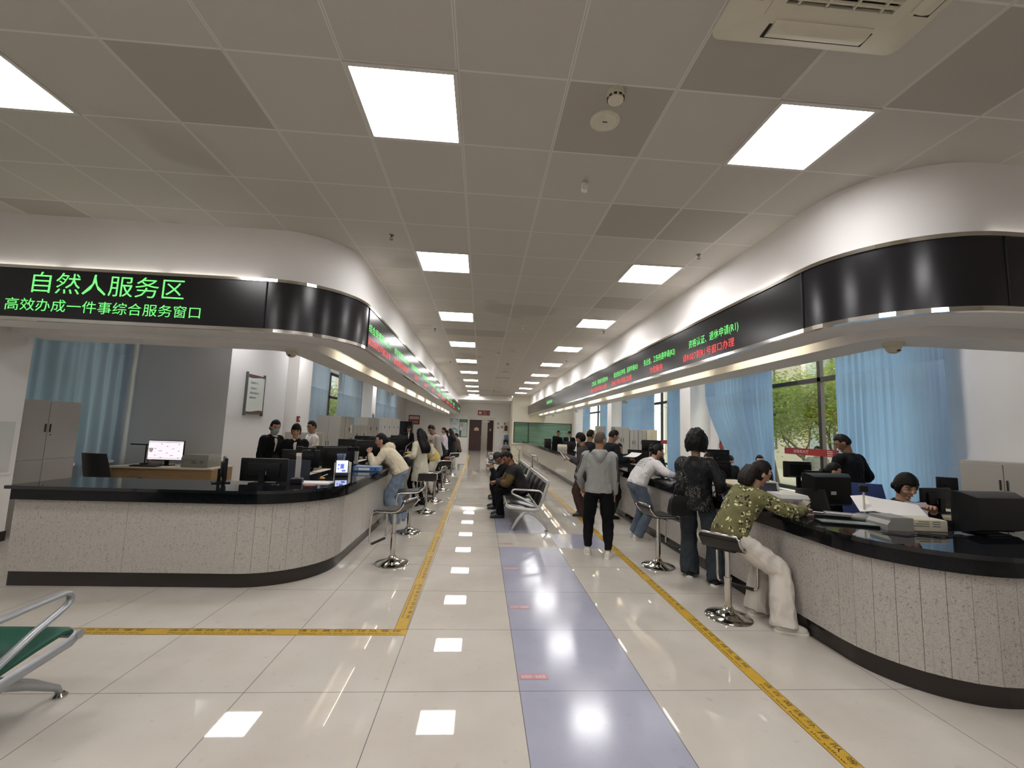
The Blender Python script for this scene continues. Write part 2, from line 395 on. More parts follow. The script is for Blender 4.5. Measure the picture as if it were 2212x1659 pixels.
def window(n, x, y0, y1, z0, z1, mull, trans, inward):
    q = thing('window_%d' % n, None, None, (0, 0, 0)); q['kind'] = 'structure'
    f = MB(); a, b = (x, x + .08) if inward < 0 else (x - .08, x)
    for yy in [y0 + .03, y1 - .03] + mull: f.bb(a, b, yy - .04, yy + .04, z0, z1)
    for zz in [z0 + .03, z1 - .03] + trans: f.bb(a, b, y0, y1, zz - .045, zz + .045)
    f.build('window_frame', BRZ, q)
    MB().bb((a + b) / 2 - .004, (a + b) / 2 + .004, y0 + .02, y1 - .02, z0 + .02, z1 - .02).build('window_pane', gm, q)
    MB().bb(min(x, x + inward * .18), max(x, x + inward * .18), y0 - .02, y1 + .02, z0 - .05, z0, .01).build('window_sill', WH, q)
window(1, 6.68, 5.75, 11.75, WZ0, WZ1, [8.12, 10.0], [2.82], -1)
window(2, 6.68, 13.0, 19.5, WZ0, WZ1, [15.75, 17.5], [2.82], -1)
window(3, 6.68, 20.8, 27.2, WZ0, WZ1, [23.2, 24.7], [2.82], -1)
window(4, -5.68, 13.1, 19.7, WZ0, WZ1, [16.4], [1.75, 2.6], 1)
window(5, -5.68, 20.9, 27.8, WZ0, WZ1, [24], [2.7], 1)
window(6, -6.98, 6.2, 8.6, .8, 3.5, [7], [2.7], 1)
# ================================================================ LED displays on the soffits
G_ = mat('led_green', '103010', .5, emit=(.09, .55, .10), es=1); RD = mat('led_red', '301010', .5, emit=(.55, .035, .035), es=1)
led = {}
for side, lb in ((-1, 'long black LED display wrapping the left soffit, green headline at its near corner'), (1, 'long black LED display wrapping the right soffit, blank at its near rounded corner')):
    q = thing('led_display', lb, 'led display', (0, 0, 0)); led[side] = q
    P = lambda d: path(side, d, .93, 31.4)
    b = MB(); b.strip([(x, y, 2.66) for x, y in P(0)], [(x, y, 3.215) for x, y in P(0)])
    b.strip([(x, y, 3.215) for x, y in P(0)], [(x, y, 3.215) for x, y in P(.05)])
    E = P(0)[-1]; b.quad((E[0], E[1], 2.66), (E[0] + side * .05, E[1], 2.66), (E[0] + side * .05, E[1], 3.215), (E[0], E[1], 3.215))
    b.build('screen', LED_B, q, 30)
    for nm, z0, z1 in (('top_trim', 3.215, 3.25), ('bottom_trim', 2.622, 2.66)):
        b = MB(); A, B = P(-.012), P(.03)
        for (p0, h0), (p1, h1) in (((A, z0), (A, z1)), ((A, z1), (B, z1)), ((B, z0), (A, z0))): b.strip([(x, y, h0) for x, y in p0], [(x, y, h1) for x, y in p1])
        b.build(nm, CHROME, q)
    for k in (1, -2):
        x, y = P(-.004)[k]; MB().box((x, y, 2.938), (.012, .012, .555)).build('seam', mat('seam_black', '050505', .6), q)
def led_text(side, plane, body, a0, a1, z0, z1, m):
    if plane == 'front': T = frame((a0, 5.03 - .004, z0), (1, 0, 0), (0, 0, 1))
    elif side < 0: T = frame((-1.62 + .004, a0, z0), (0, 1, 0), (0, 0, 1))
    else: T = frame((3.03 - .004, a1, z0), (0, -1, 0), (0, 0, 1))
    text('message', body, abs(a1 - a0), z1 - z0, m, T, led[side], -.004)
led_text(-1, 'front', '自然人服务区', -5.07, -3.45, 2.945, 3.185, G_)
led_text(-1, 'front', '高效办成一件事综合服务窗口', -5.32, -3.25, 2.735, 2.875, G_)
def pair(side, a0, a1, g, r, w=None, zg=(2.875, 3.015), zr=(2.715, 2.83)):
    led_text(side, 's', g, a0, a1, *zg, G_)
    if r:
        w = w or (a0, a1); led_text(side, 's', r, *w, *zr, RD)
pair(-1, 5.98, 7.42, '综合受理窗口(Z1)', '请Z028到Z1号窗口办理')
pair(-1, 7.75, 9.25, '综合受理窗口(Z2)', '请Z024到Z2号窗口办理')
for k, (a, n) in enumerate(((9.65, 3), (11.4, 4), (13.15, 5), (15.0, 6))):
    pair(-1, a, a + 1.4, '综合受理窗口(Z%d)' % n, '为您服务', (a + .45, a + 1.0))
for k, (a, n) in enumerate(((17.1, 7), (19.3, 8), (21.4, 9))):
    pair(-1, a, a + 1.5, '综合受理窗口(Z%d)' % n, '请到Z%d号窗口办理' % n)
pair(-1, 23.7, 25.0, '综合受理窗口', '服务'); pair(-1, 28.4, 29.2, '综合窗口', None); pair(-1, 29.5, 30.4, '咨询服务', None)
pair(1, 4.88, 6.13, '资格认证、退休申请(R1)', '请R027到R1号窗口办理', (4.97, 6.32))
pair(1, 6.6, 7.93, '失业金、工伤待遇申请(R2)', '为您服务', (7.06, 7.63))
pair(1, 8.25, 9.8, '就业创业证申领、退库申请(R3)', '请R021到R3号窗口办理', (8.6, 9.97))
pair(1, 10.3, 11.85, '工伤认定、劳动能力鉴定(R4)', '请R018到R4号窗口办理', (10.4, 11.95))
pair(1, 18.7, 20.3, '社保卡窗口', None)

# ================================================================ service counters
BLK = mat('black_granite', '14151a', .045, spec=.6, var=.25, vscale=220)
stm = mat('grey_granite', '8d857c', .16, spec=.4); t = NT(stm); p = t.pos()
n1 = t.noise(p, 240, 3); n3 = t.noise(p, 60, 5); mp = t.n('Mapping'); t.l(p, mp.inputs[0]); mp.inputs['Scale'].default_value = (60, 60, 9)
n4 = t.noise(mp.outputs[0], 1, 3)
c = t.mix(t.ramp(n1, .35, .65), hexc('c6c1ba'), hexc('a09a92')); c = t.mix(t.ramp(n3, .58, .68, 0, .55), c, hexc('6f6a63')); c = t.mix(t.ramp(n4, .55, .75, 0, .3), c, hexc('827c74')); t.l(c, t.b.inputs['Base Color'])
PLN = mat('dark_plinth_granite', '2b2522', .12); WOOD = mat('office_wood', '9a7b57', .5, var=.12, vscale=6, stretch=(1, 1, 8)); CRM = mat('cream_laminate', 'cfc4ac', .4)
def cpath(side, d, r, n=16):
    r = max(r - d, .12)
    if side < 0:
        X, Y = -1.47 - d, 4.385 + d
        return [(-4.36, Y)] + [(X - r + r * math.sin(PI / 2 * i / n), Y + r - r * math.cos(PI / 2 * i / n)) for i in range(n + 1)] + [(X, 27.5)]
    X, Y = 2.655 + d, 2.50 + d
    return [(6.55, Y)] + [(X + r - r * math.sin(PI / 2 * i / n), Y + r - r * math.cos(PI / 2 * i / n)) for i in range(n + 1)] + [(X, 28.4)]
def ring_solid(side, d0, d1, z0, z1, r, trim=0):
    b = MB(); A, B = cpath(side, d0, r), cpath(side, d1, r)
    if trim:
        A[0] = (A[0][0] - trim, A[0][1]); B[0] = (B[0][0] - trim, B[0][1])
    rows = [[(x, y, z) for x, y in q] for q, z in ((A, z0), (A, z1), (B, z1), (B, z0), (A, z0))]
    for a, c in zip(rows, rows[1:]): b.strip(a, c)
    for k in (0, -1): b.quad((*A[k], z0), (*A[k], z1), (*B[k], z1), (*B[k], z0))
    return b
for side, lb in ((-1, 'long curved service counter on the left, grey granite front and black granite top'), (1, 'long curved service counter on the right, grey granite front and black granite top')):
    q = thing('service_counter', lb, 'counter', (0, 0, 0)); r = .85 if side < 0 else .72
    b = ring_solid(side, 0, .74, .90, .93, r, .03 if side < 0 else 0); bmesh.ops.remove_doubles(b.bm, verts=b.bm.verts, dist=1e-5)
    b.build('countertop', BLK, q, 30)
    ring_solid(side, .035, .5, .80, .90, r).build('fascia', mat('black_granite_band', '121316', .1, spec=.25, var=.25, vscale=220), q, 30)
    ring_solid(side, .12, .5, 0, .137, r).build('plinth', PLN, q, 30)
    b = ring_solid(side, .095, .5, .137, .80, r); A = cpath(side, .085, r, 8); L = [V((*p, 0)) for p in A]
    # cladding slabs with open joints
    pts = []
    for i, (p0, p1) in enumerate(zip(L, L[1:])):
        n = 1 if 0 < i < len(L) - 2 else max(1, int((p1 - p0).length / .8))
        for k in range(n): pts.append(p0.lerp(p1, k / n))
    pts.append(L[-1]); B = cpath(side, .1, r)
    for i, (p0, p1) in enumerate(zip(pts, pts[1:])):
        if (p1 - p0).length < .2 and i % 2 == 0 and False: continue
        d = (p1 - p0).normalized() * .0013; nn = V((-d.y, d.x, 0)).normalized() * .014
        if side > 0: nn = -nn
        a, c = p0 + d, p1 - d
        b.rings([[a + V((0, 0, .14)), a + nn + V((0, 0, .14)), a + nn + V((0, 0, .797)), a + V((0, 0, .797))], [c + V((0, 0, .14)), c + nn + V((0, 0, .14)), c + nn + V((0, 0, .797)), c + V((0, 0, .797))]])
    b.build('stone_front', stm, q)
    ring_solid(side, .52, .54, 0, .9, r).build('back_panel', CRM, q, 30)

# ================================================================ queue tapes and stickers on the floor
YEL = mat('yellow_tape', 'c19a2f', .35, var=.08, vscale=20); INK = mat('black_ink', '1c1708', .5)
def tape(label, p0, p1, wd, starts, per, flip=1):
    p0, p1 = V(p0), V(p1); d = (p1 - p0).normalized(); nrm = V((-d.y, d.x, 0))
    q = thing('floor_tape', label, 'tape', (0, 0, 0), 0, None)
    b = MB(); T = frame(p0, d, nrm); L = (p1 - p0).length
    b.bb(0, L, -wd / 2, wd / 2, .0006, .0016).build('tape_strip', YEL, q, T=T)
    e = MB(); e.bb(0, L, wd / 2 - .004, wd / 2 - .001, .0016, .0019).bb(0, L, -wd / 2 + .001, -wd / 2 + .004, .0016, .0019); e.build('border', INK, q, T=T)
    for s in starts:
        text('lettering', '请 在 黄 线 外 排 队 等 候', per * .82, wd * .36, INK, T @ M.Translation((s, wd * .04, .0021)), q)
        text('lettering', 'Please wait behind the yellow line', per * .79, wd * .24, INK, T @ M.Translation((s + .02, -wd * .36, .0021)), q)
tape('yellow queue tape crossing the floor in front of the left counter front', (-4.8, 3.6, 0), (-.52, 3.6, 0), .1, [3.45 - .955 * k for k in range(4)], .955)
# runs towards the camera, so the writing starts at the far end
tape('long yellow queue tape along the aisle beside the left counter', (-.70, 26.8, 0), (-.575, 3.652, 0), .1, [26.8 - 3.652 - 1.0 - .98 * k for k in range(12)], .98)
tape('long yellow queue tape along the aisle beside the right counter', (1.95, 26.8, 0), (1.905, .6, 0), .1, [26.2 - .35 - .98 * k for k in range(14)], .98)
RS = mat('red_floor_print', 'b9838a', .3); RS2 = mat('pale_print', 'd9cfd4', .4)
for k, (y, lb) in enumerate(((2.99, 'faded red floor sticker nearest the camera on the lilac tiles'), (4.1, 'faded red floor sticker, second from the camera on the lilac tiles'), (5.2, 'faded red floor sticker, third from the camera on the lilac tiles'), (6.3, 'faded red floor sticker on the cream tile in front of the grey bench'))):
    q = thing('floor_sticker', lb, 'sticker', (.312, y, 0), 0, 'faded one-metre distance stickers')
    MB().bb(0, .19, -.035, .035, .0006, .0014).build('backing', RS, q)
    text('lettering', '请保持一米距离', .16, .035, RS2, M.Translation((.012, -.02, .0018)), q)

# ================================================================ curtains
cu_ = bpy.data.materials.new('blue_curtain'); cu_.use_nodes = True; nt = cu_.node_tree; nt.nodes.clear()
o_ = nt.nodes.new('ShaderNodeOutputMaterial'); df = nt.nodes.new('ShaderNodeBsdfDiffuse'); tl = nt.nodes.new('ShaderNodeBsdfTranslucent'); mx = nt.nodes.new('ShaderNodeMixShader')
df.inputs[0].default_value = (*hexc('a9bccf'), 1); tl.inputs[0].default_value = (*hexc('86b0dc'), 1); mx.inputs[0].default_value = .55
nt.links.new(df.outputs[0], mx.inputs[1]); nt.links.new(tl.outputs[0], mx.inputs[2]); nt.links.new(mx.outputs[0], o_.inputs[0])
cul = cu_.copy(); cul.name = 'shaded_blue_curtain'; [n_ for n_ in cul.node_tree.nodes if n_.type == 'BSDF_DIFFUSE'][0].inputs[0].default_value = (*hexc('a9b6c2'), 1); [n_ for n_ in cul.node_tree.nodes if n_.type == 'BSDF_TRANSLUCENT'][0].inputs[0].default_value = (*hexc('8aa3ba'), 1); [n_ for n_ in cul.node_tree.nodes if n_.type == 'MIX_SHADER'][0].inputs[0].default_value = .4  # greyer copy for the left curtains, their shade put into the colour
def curtain(label, x, y0, y1, z0=.35, z1=3.55, edge=None, wl=.16, amp=.045, seam=2.76, axis='x', group='light blue curtains on the right windows'):
    rnd = random.Random(int(abs(y0) * 100)); n = max(24, int((y1 - y0) / .022)); rows = []
    ph = [rnd.uniform(0, 6.28) for _ in range(4)]
    zs = [z0, z0 + .3, 1.0, 1.3, 1.6, 1.9, 2.2, 2.5, seam - .015, seam, seam + .015, 3.0, 3.3, z1]
    for z in zs:
        row = []
        for i in range(n + 1):
            f = i / n; e0, e1 = (edge(z) if edge else (0, 0)); y = (y0 + e0) + f * (y1 - e1 - y0 - e0)
            s = f * (y1 - y0); wv = math.sin(s * 2 * PI / wl + ph[0] + 1.2 * math.sin(s * 1.9 + ph[1])) * (.55 + .45 * math.sin(s * 1.3 + ph[2])) + .35 * math.sin(s * 2 * PI / (wl * .43) + ph[3])
            a = amp * (1 - .25 * (z - z0) / (z1 - z0)) + .012 * math.sin(z * 2 + s * 3)
            off = wv * a + (.012 if z == seam else 0)
            row.append((x + off, y, z) if axis == 'x' else (y, x + off, z))
        rows.append(row)
    b = MB(); b.rings(rows, cap=False, closed=False)
    return tag(b.build('curtain', cul if x < 0 else cu_, None, True), label, 'curtain', group)
curtain('blue curtain at the near end of the right windows, beside the white wall', 6.38, 5.5, 7.36, seam=2.79)
def tied(z):  # far edge pulled across below the seam
    k = min(1, max(0, (2.9 - z) / 1.6)); return (0, .95 * k ** 1.6)
curtain('blue curtain beside the cream pillar, its far edge swept aside', 6.38, 9.08, 11.95, edge=tied, seam=2.73)
curtain('narrow blue curtain on the right between the cream pillar and a bare pane', 6.38, 13.25, 14.5)
curtain('blue curtain behind the grey filing cabinets of the right office', 6.38, 15.7, 19.4)
curtain('narrow blue curtain beside the second right pillar from the camera', 6.38, 20.9, 23.1)
curtain('farthest blue curtain on the right, next to the glass booth', 6.38, 25.4, 27.0)
lg = 'light blue curtains on the left windows'
curtain('shade-greyed blue curtain behind the steel cabinet on the far left', -6.81, 6.1, 8.72, wl=.3, amp=.05, group=lg)
curtain('blue curtain on the left between the second pillar and a bare pane', -5.42, 13.0, 15.4, group=lg)
curtain('blue curtain on the left behind the row of filing cabinets', -5.42, 16.5, 19.75, group=lg)
curtain('blue curtain on the left beyond the third pillar', -5.42, 20.9, 27.9, group=lg)

# ================================================================ outside
OUT = mat('outdoor_paving', '8f8978', .9)
struct('ground', MB().bb(6.9, 40, -8, 45, -.35, -.25).bb(-40, -5.9, 11.3, 45, -.35, -.25).bb(-40, -7.2, 4.9, 11.3, -.35, -.25), OUT)
bw = mat('building_render', '968f7e', .8, var=.04, vscale=.4); bgw = mat('building_glass', '5d6b66', .15)
def building(x, y0, y1, label, cols, out):
    q = thing('office_building', label, 'building', (x, 0, 0)); h = 11
    MB().bb(0, 4 * out, y0, y1, -.3, h).build('facade', bw, q)
    for k in range(cols):
        for z in (1.0, 4.4, 7.8):
            yy = y0 + (k + .5) * (y1 - y0) / cols
            f = MB(); f.bb(-.05 * out, .02 * out, yy - .95, yy + .95, z, z + 2).build('window', BRZ, q).parent = q
            MB().bb(-.07 * out, -.04 * out, yy - .85, yy + .85, z + .1, z + 1.9).build('pane', bgw, q.children[-1])
building(19, 2, 44, 'pale cream building outside behind the trees of the right windows', 9, 1)
building(-12.5, 2, 44, 'added pale building behind the trees of the left windows, set close to dim daylight', 8, -1)  # added near the left windows to cut the daylight there
BK = mat('bark', '5e5240', .9, var=.2, vscale=12)
LF = bpy.data.materials.new('leaves'); LF.use_nodes = True; nt = LF.node_tree; nt.nodes.clear()
o_ = nt.nodes.new('ShaderNodeOutputMaterial'); df = nt.nodes.new('ShaderNodeBsdfDiffuse'); tl = nt.nodes.new('ShaderNodeBsdfTranslucent'); mx = nt.nodes.new('ShaderNodeMixShader'); mx.inputs[0].default_value = .5
df.inputs[0].default_value = (*hexc('6b7a3e'), 1); tl.inputs[0].default_value = (*hexc('a5ad55'), 1)
nt.links.new(df.outputs[0], mx.inputs[1]); nt.links.new(tl.outputs[0], mx.inputs[2]); nt.links.new(mx.outputs[0], o_.inputs[0])
def tree(label, x, y, seed, leaves=9000, hgt=4.8, g='trees outside the right windows'):
    rnd = random.Random(seed); q = thing('tree', label, 'tree', (x, y, -.25), 0, g); b = MB(); tips = []
    def grow(p, d, L, r, lev):
        pts = [p]; dd = d.copy()
        for k in range(4):
            dd = (dd + V((rnd.uniform(-.25, .25), rnd.uniform(-.25, .25), rnd.uniform(-.05, .2)))).normalized(); pts.append(pts[-1] + dd * L / 4)
        b.tube(pts, [r * (1 - .13 * k) for k in range(5)], 6)
        if lev >= 2: tips.extend(pts[1:])
        if lev < 4:
            for _ in range(3 if lev < 3 else 2):
                a = rnd.uniform(0, 6.28); nd = (dd + V((math.cos(a), math.sin(a), rnd.uniform(-.2, .35))) * rnd.uniform(.5, .95)).normalized()
                grow(pts[-1] if rnd.random() < .6 else pts[3], nd, L * rnd.uniform(.62, .8), r * .52, lev + 1)
    grow(V((0, 0, 0)), V((rnd.uniform(-.1, .1), rnd.uniform(-.1, .1), 1)), hgt * .33, .1, 0)
    b.build('trunk', BK, q, True)
    f = MB()
    for _ in range(leaves):
        c = rnd.choice(tips) + V((rnd.gauss(0, .36), rnd.gauss(0, .36), rnd.gauss(.0, .28))); u = V((rnd.gauss(0, 1), rnd.gauss(0, 1), rnd.gauss(0, .5))).normalized(); v = u.orthogonal().normalized(); s_ = rnd.uniform(.035, .085)
        f.quad(c - u * s_, c + v * s_ * .45, c + u * s_, c - v * s_ * .45)
    tag(f.build('foliage', LF, q), kind='stuff')
tree('leafy tree with forked bare limbs outside the nearest right window, left of the mullion', 10.4, 14.6, 3)
tree('leafy tree outside the nearest right window, right of the mullion', 9.9, 11.7, 11)
tree('tree standing behind the two nearest ones outside the right windows', 13.2, 16.6, 31)
tree('thin tree outside the second right window', 10.5, 20.5, 23, 2500)
tree('tree outside the third right window by the cream building', 11.2, 31, 5, 2500)
tree('leafy tree outside the left window between two blue curtains', -8.6, 21, 8, 5000, g='trees outside the left windows')
tree('leafy tree outside the left windows, nearer the white pillar', -9, 27.5, 14, 5000, g='trees outside the left windows')

# red bands on the glass
RB = mat('red_window_band', '9a2a2c', .5); WT = mat('white_print', 'ded6d0', .5)
for y1, y0, lb in ((9.1, 7.3, 'red band with white writing across the bare pane of the nearest right window'), (11.72, 10.4, 'red band with white writing beside the cream pillar, under the swept curtain'), (15.72, 14.4, 'red band with white writing across the bare pane of the second right window')):
    q = thing('window_band', lb, 'window sticker', (6.636, y1, 1.30), 0, 'red bands stuck on the window glass')
    MB().bb(0, .002, y0 - y1, 0, 0, .135).build('band', RB, q)
    L = y1 - y0
    def bt(s, body, wd, h=.07, z=.035): text('lettering', body, wd, h, WT, frame((-.002, -s, z), (0, -1, 0), (0, 0, 1)), q)
    if L > 1.5: bt(.28, '府政务大厅', .42)
    s = L - .62
    MB().bb(-.002, 0, -s - .12, -s, .02, .032).bb(-.002, 0, -s - .115, -s - .105, .045, .1).bb(-.002, 0, -s - .07, -s - .06, .045, .1).bb(-.002, 0, -s - .02, -s - .01, .045, .1).bb(-.002, 0, -s - .12, -s, .1, .11).bb(-.002, 0, -s - .12, -s, .06, .07).build('emblem', WT, q)
    bt(s + .26, '安顺', .19, .08, .03)

# ================================================================ ceiling fittings
IV = mat('ivory_plastic', 'cfc8b4', .45); IVD = mat('dark_slot', '24211e', .7)
q = thing('air_conditioner', 'ivory ceiling cassette air conditioner at the top right of the photo', 'air conditioner', (1.778, 1.62, HC))
b = MB(); H = .565
def rr(h, r, z, n=5): return [(sx_ * (h - r) + r * math.cos(R_(a + 90 * k / n)), sy_ * (h - r) + r * math.sin(R_(a + 90 * k / n)), z) for sx_, sy_, a in ((1, 1, 0), (-1, 1, 90), (-1, -1, 180), (1, -1, 270)) for k in range(n + 1)]
b.rings([rr(H, .06, 0), rr(H, .06, -.012), rr(H - .03, .05, -.035), rr(.335, .02, -.045), rr(.33, .02, -.03)], cap=False)
b.build('panel', IV, q, 40)
b = MB()
for k in range(4):
    T = M.Rotation(PI / 2 * k, 4, 'Z'); o = MB()
    o.bb(-.30, .30, .38, .50, -.041, -.028); o.build('air_outlet', IVD, q, T=T)
    o = MB(); o.rings([[(x, .385 + .105 * (i / 6), -.046 - .012 * math.sin(PI * i / 6)) for i in range(7)] + [(x, .49, -.036), (x, .385, -.036)] for x in (-.28, .28)]); o.build('louver', IV, q, T=T)
b = MB(); b.bb(-.33, .33, -.33, .33, -.03, -.025).build('filter', IVD, q)
b = MB()
for a in (-.33, .33): b.bb(a - .035, a + .035, -.365, .365, -.05, -.03).bb(-.2949, .2949, a - .035, a + .035, -.05, -.03)
for k in range(17): yy = -.27 + k * .54 / 16; b.box((0, yy, -.042), (.6, .017, .012), M.Rotation(R_(25), 4, 'X'))
for k in range(4): xx = -.225 + k * .15; b.bb(xx - .006, xx + .006, -.3, .3, -.05, -.034)
b.build('grille', IV, q)
q = thing('smoke_detector', 'round ivory smoke detector on the ceiling, just beyond the round speaker', 'smoke detector', (.81, 2.64, HC))
q['label'] = 'round ivory smoke detector on the ceiling, nearest the camera, beside a flat round disc'
MB().lathe([(0, 0), (.058, 0), (.06, -.03), (.05, -.034)]).build('base', IV, q, 40); MB().lathe([(.05, -.03), (.056, -.04), (.052, -.065), (.03, -.078), (0, -.08)]).build('head', IV, q, 40)
b = MB()
for k in range(10): a = 2 * PI * k / 10; b.box((.054 * math.cos(a), .054 * math.sin(a), -.052), (.008, .02, .012), a)
b.build('slot', IVD, q)
q = thing('ceiling_speaker', 'flat round ivory disc on the ceiling between smoke detector and motion sensor', 'ceiling speaker', (.815, 2.915, HC))
MB().lathe([(0, 0), (.11, 0), (.108, -.008), (.085, -.014), (.078, -.010), (0, -.010)], n=40).build('cover', IV, q, 40); MB().bb(-.018, .018, -.004, .004, -.0125, -.009).build('slot', IVD, q)
q = thing('motion_sensor', 'small white motion sensor hanging from the ceiling in front of the round disc', 'motion sensor', (.85, 3.70, HC))
MB().cyl((0, 0, 0), (0, 0, -.03), .012).build('bracket', WH, q); MB().box((0, 0, -.06), (.055, .04, .085), M.Rotation(R_(18), 4, 'X'), .012).build('housing', WH, q); MB().box((0, -.026, -.062), (.04, .012, .035), M.Rotation(R_(18), 4, 'X'), .004).build('lens', IV, q)
SPR = mat('sprinkler_metal', '5b554c', .35, .8)
def sprinkler(x, y, lb):
    q = thing('sprinkler', lb, 'sprinkler', (x, y, HC), 0, 'fire sprinklers on the ceiling')
    MB().lathe([(0, 0), (.03, 0), (.028, -.006), (.008, -.008), (.008, -.03), (0, -.03)], n=12).build('stem', SPR, q); MB().tube([(-.008, 0, -.028), (-.016, 0, -.042), (0, 0, -.058), (.016, 0, -.042), (.008, 0, -.028)], .003, 6).build('yoke', SPR, q); MB().lathe([(0, -.056), (.022, -.057), (.022, -.06), (0, -.061)], n=12).build('deflector', SPR, q)
for k in range(5):
    sprinkler(-1.19, 5.1 + 4.9 * k, 'small metal sprinkler on the ceiling above the left drum, %s from the camera' % ordinal(k))
    sprinkler(2.66, 5.1 + 4.3 * k, 'small metal sprinkler on the ceiling beside the right drum, %s from the camera' % ordinal(k))
for k, (x, y, r) in enumerate(((.826, 9.29, .06), (.367, 12.78, .09), (.811, 12.36, .06), (.814, 14.87, .06), (.803, 16.8, .07), (.75, 20.5, .06), (.6, 25, .06))):
    q = thing('smoke_detector', 'small round detector far along the middle of the ceiling, %s after the motion sensor' % ordinal(k), 'smoke detector', (x, y, HC), 0, 'detectors along the middle of the ceiling')
    MB().lathe([(0, 0), (r, 0), (r, -.02), (r * .8, -.03)], n=16).build('base', IV, q, 40); MB().lathe([(r * .8, -.03), (r * .85, -.055), (r * .4, -.075), (0, -.077)], n=16).build('head', IV, q, 40)
def dome(x, y, lb):
    q = thing('dome_camera', lb, 'security camera', (x, y, 2.6), 0, 'dome cameras under the soffits')
    MB().lathe([(0, 0), (.085, 0), (.085, -.035), (.07, -.045), (0, -.045)], n=20).build('base', IV, q, 40); MB().sph((0, 0, -.045), .068, (1, 1, .95), 20).build('dome', IV, q, True); MB().box((.0, -.055, -.085), (.03, .02, .012)).build('lens', IVD, q)
dome(-2.66, 6.06, 'cream dome camera under the near corner of the left soffit'); dome(4.07, 3.97, 'cream dome camera under the near corner of the right soffit')
def bullet(x, y, lb, sd):
    q = thing('bullet_camera', lb, 'security camera', (x, y, 2.6), 0, 'small cameras under the soffits')
    MB().cyl((0, 0, 0), (0, 0, -.05), .02).build('mount', IV, q); MB().cyl((-.06 * sd, 0, -.07), (.06 * sd, -.03, -.085), .032).build('housing', IV, q); MB().cyl((.058 * sd, -.029, -.084), (.066 * sd, -.031, -.086), .025).build('lens', IVD, q)
for k, y in enumerate((13.0, 19.7, 25)): bullet(-2.72, y, 'small camera under the inner edge of the left soffit, %s from the near end' % ordinal(k), -1)
for k, y in enumerate((12.3, 18.8, 25)): bullet(4.12, y, 'small camera under the inner edge of the right soffit, %s from the near end' % ordinal(k), 1)
# ================================================================ bar stools
BLKL = mat('black_leather', '0e0e10', .38, bump=.15, bscale=180); RUB = mat('black_rubber', '151515', .6)
CHR2 = mat('stool_chrome', 'cfccc6', .08, 1)
def make_stool(name, label, group):
    q = thing(name, label, 'stool', (0, 0, 0), 0, group)
    MB().lathe([(0, 0), (.192, 0), (.198, .006), (.19, .014), (.12, .03), (.06, .055), (.04, .085), (.036, .09), (0, .09)], n=36).build('base', CHR2, q, 50)
    MB().lathe([(.03, .085), (.03, .33), (.034, .33), (.034, .345), (.022, .345), (.022, .58), (0, .58)], n=18).build('pole', CHR2, q, 40)
    pr = [(-.185, .752), (-.20, .74), (-.187, .712), (-.155, .675), (-.118, .645), (-.06, .632), (.05, .628), (.14, .628), (.18, .618), (.195, .59)]
    b = MB(); W = .175; up = pr; dn = [(y - .006 + (.018 if i < 4 else 0), z - .034) for i, (y, z) in enumerate(pr)]
    loop = up + dn[::-1]; b.rings([[(x, y, z) for y, z in loop] for x in (-W, -W * .5, 0, W * .5, W)]); b.build('seat', BLKL, q, 50)
    b = MB()
    for s in (-1, 1):
        pts = [(s * (W + .004), y, z - .018) for y, z in pr[1:]] + [(s * (W + .004), .205, .55), (s * (W + .004), .21, .40), (s * (W + .004), .21, .28), (s * (W - .005), .205, .245), (s * (W - .03), .2, .235)]
        b.tube(pts, .0105, 8)
    b.tube([(-W - .004, pr[1][0], pr[1][1] - .018), (-W * .9, -.2, .751), (W * .9, -.2, .751), (W + .004, pr[1][0], pr[1][1] - .018)], .0105, 8)
    b.build('frame', CHR2, q, 50)
    MB().cyl((-W + .03, .2, .235), (W - .03, .2, .235), .015, n=12).build('footrest', RUB, q, 40)
    MB().box((0, 0, .60), (.2, .2, .02)).build('mount', RUB, q)
    MB().tube([(.03, .02, .585), (.11, .05, .57), (.15, .06, .55)], .006, 6).build('lever', CHR2, q, True)
    return q
LS = 'bar stools along the left counter'; RSG = 'bar stools along the right counter'
st = make_stool('bar_stool', 'chrome and black bar stool nearest the camera at the left counter', LS); st.location = (-.985, 5.33, 0); st.rotation_euler.z = R_(72)
for x, y, r, lb in ((-1.05, 6.86, 100, 'chrome and black bar stool behind the nearest one at the left counter, half hidden'),
                    (-1.0, 8.45, 8, 'chrome and black bar stool at the left counter, its upright back turned to the camera'),
                    (-.99, 9.75, 80, 'black bar stool just beyond the one with its back turned, by the yellow top'),
                    (-.98, 11.6, 20, 'dark bar stool beside the person in yellow at the left counter'),
                    (-1.02, 13.2, 75, 'bar stool with an orange garment over it, far along the left counter'),
                    (-.98, 15.2, 30, 'bar stool under the far seated man in brown at the left counter')):
    dup(st, (x, y, 0), R_(r), lb)
for x, y, r, lb in ((2.235, 5.37, -83, 'empty chrome bar stool at the right counter between grey hoodie and black sequin jacket'),
                    (2.28, 3.92, -52, 'chrome bar stool under the woman in the floral cardigan'),
                    (2.15, 18.0, -95, 'small distant bar stool in the aisle by the far right counter'),
                    (2.02, 23.0, -95, 'farthest bar stool by the right counter, near the glass booth')):
    dup(st, (x, y, 0), R_(r), lb, RSG)

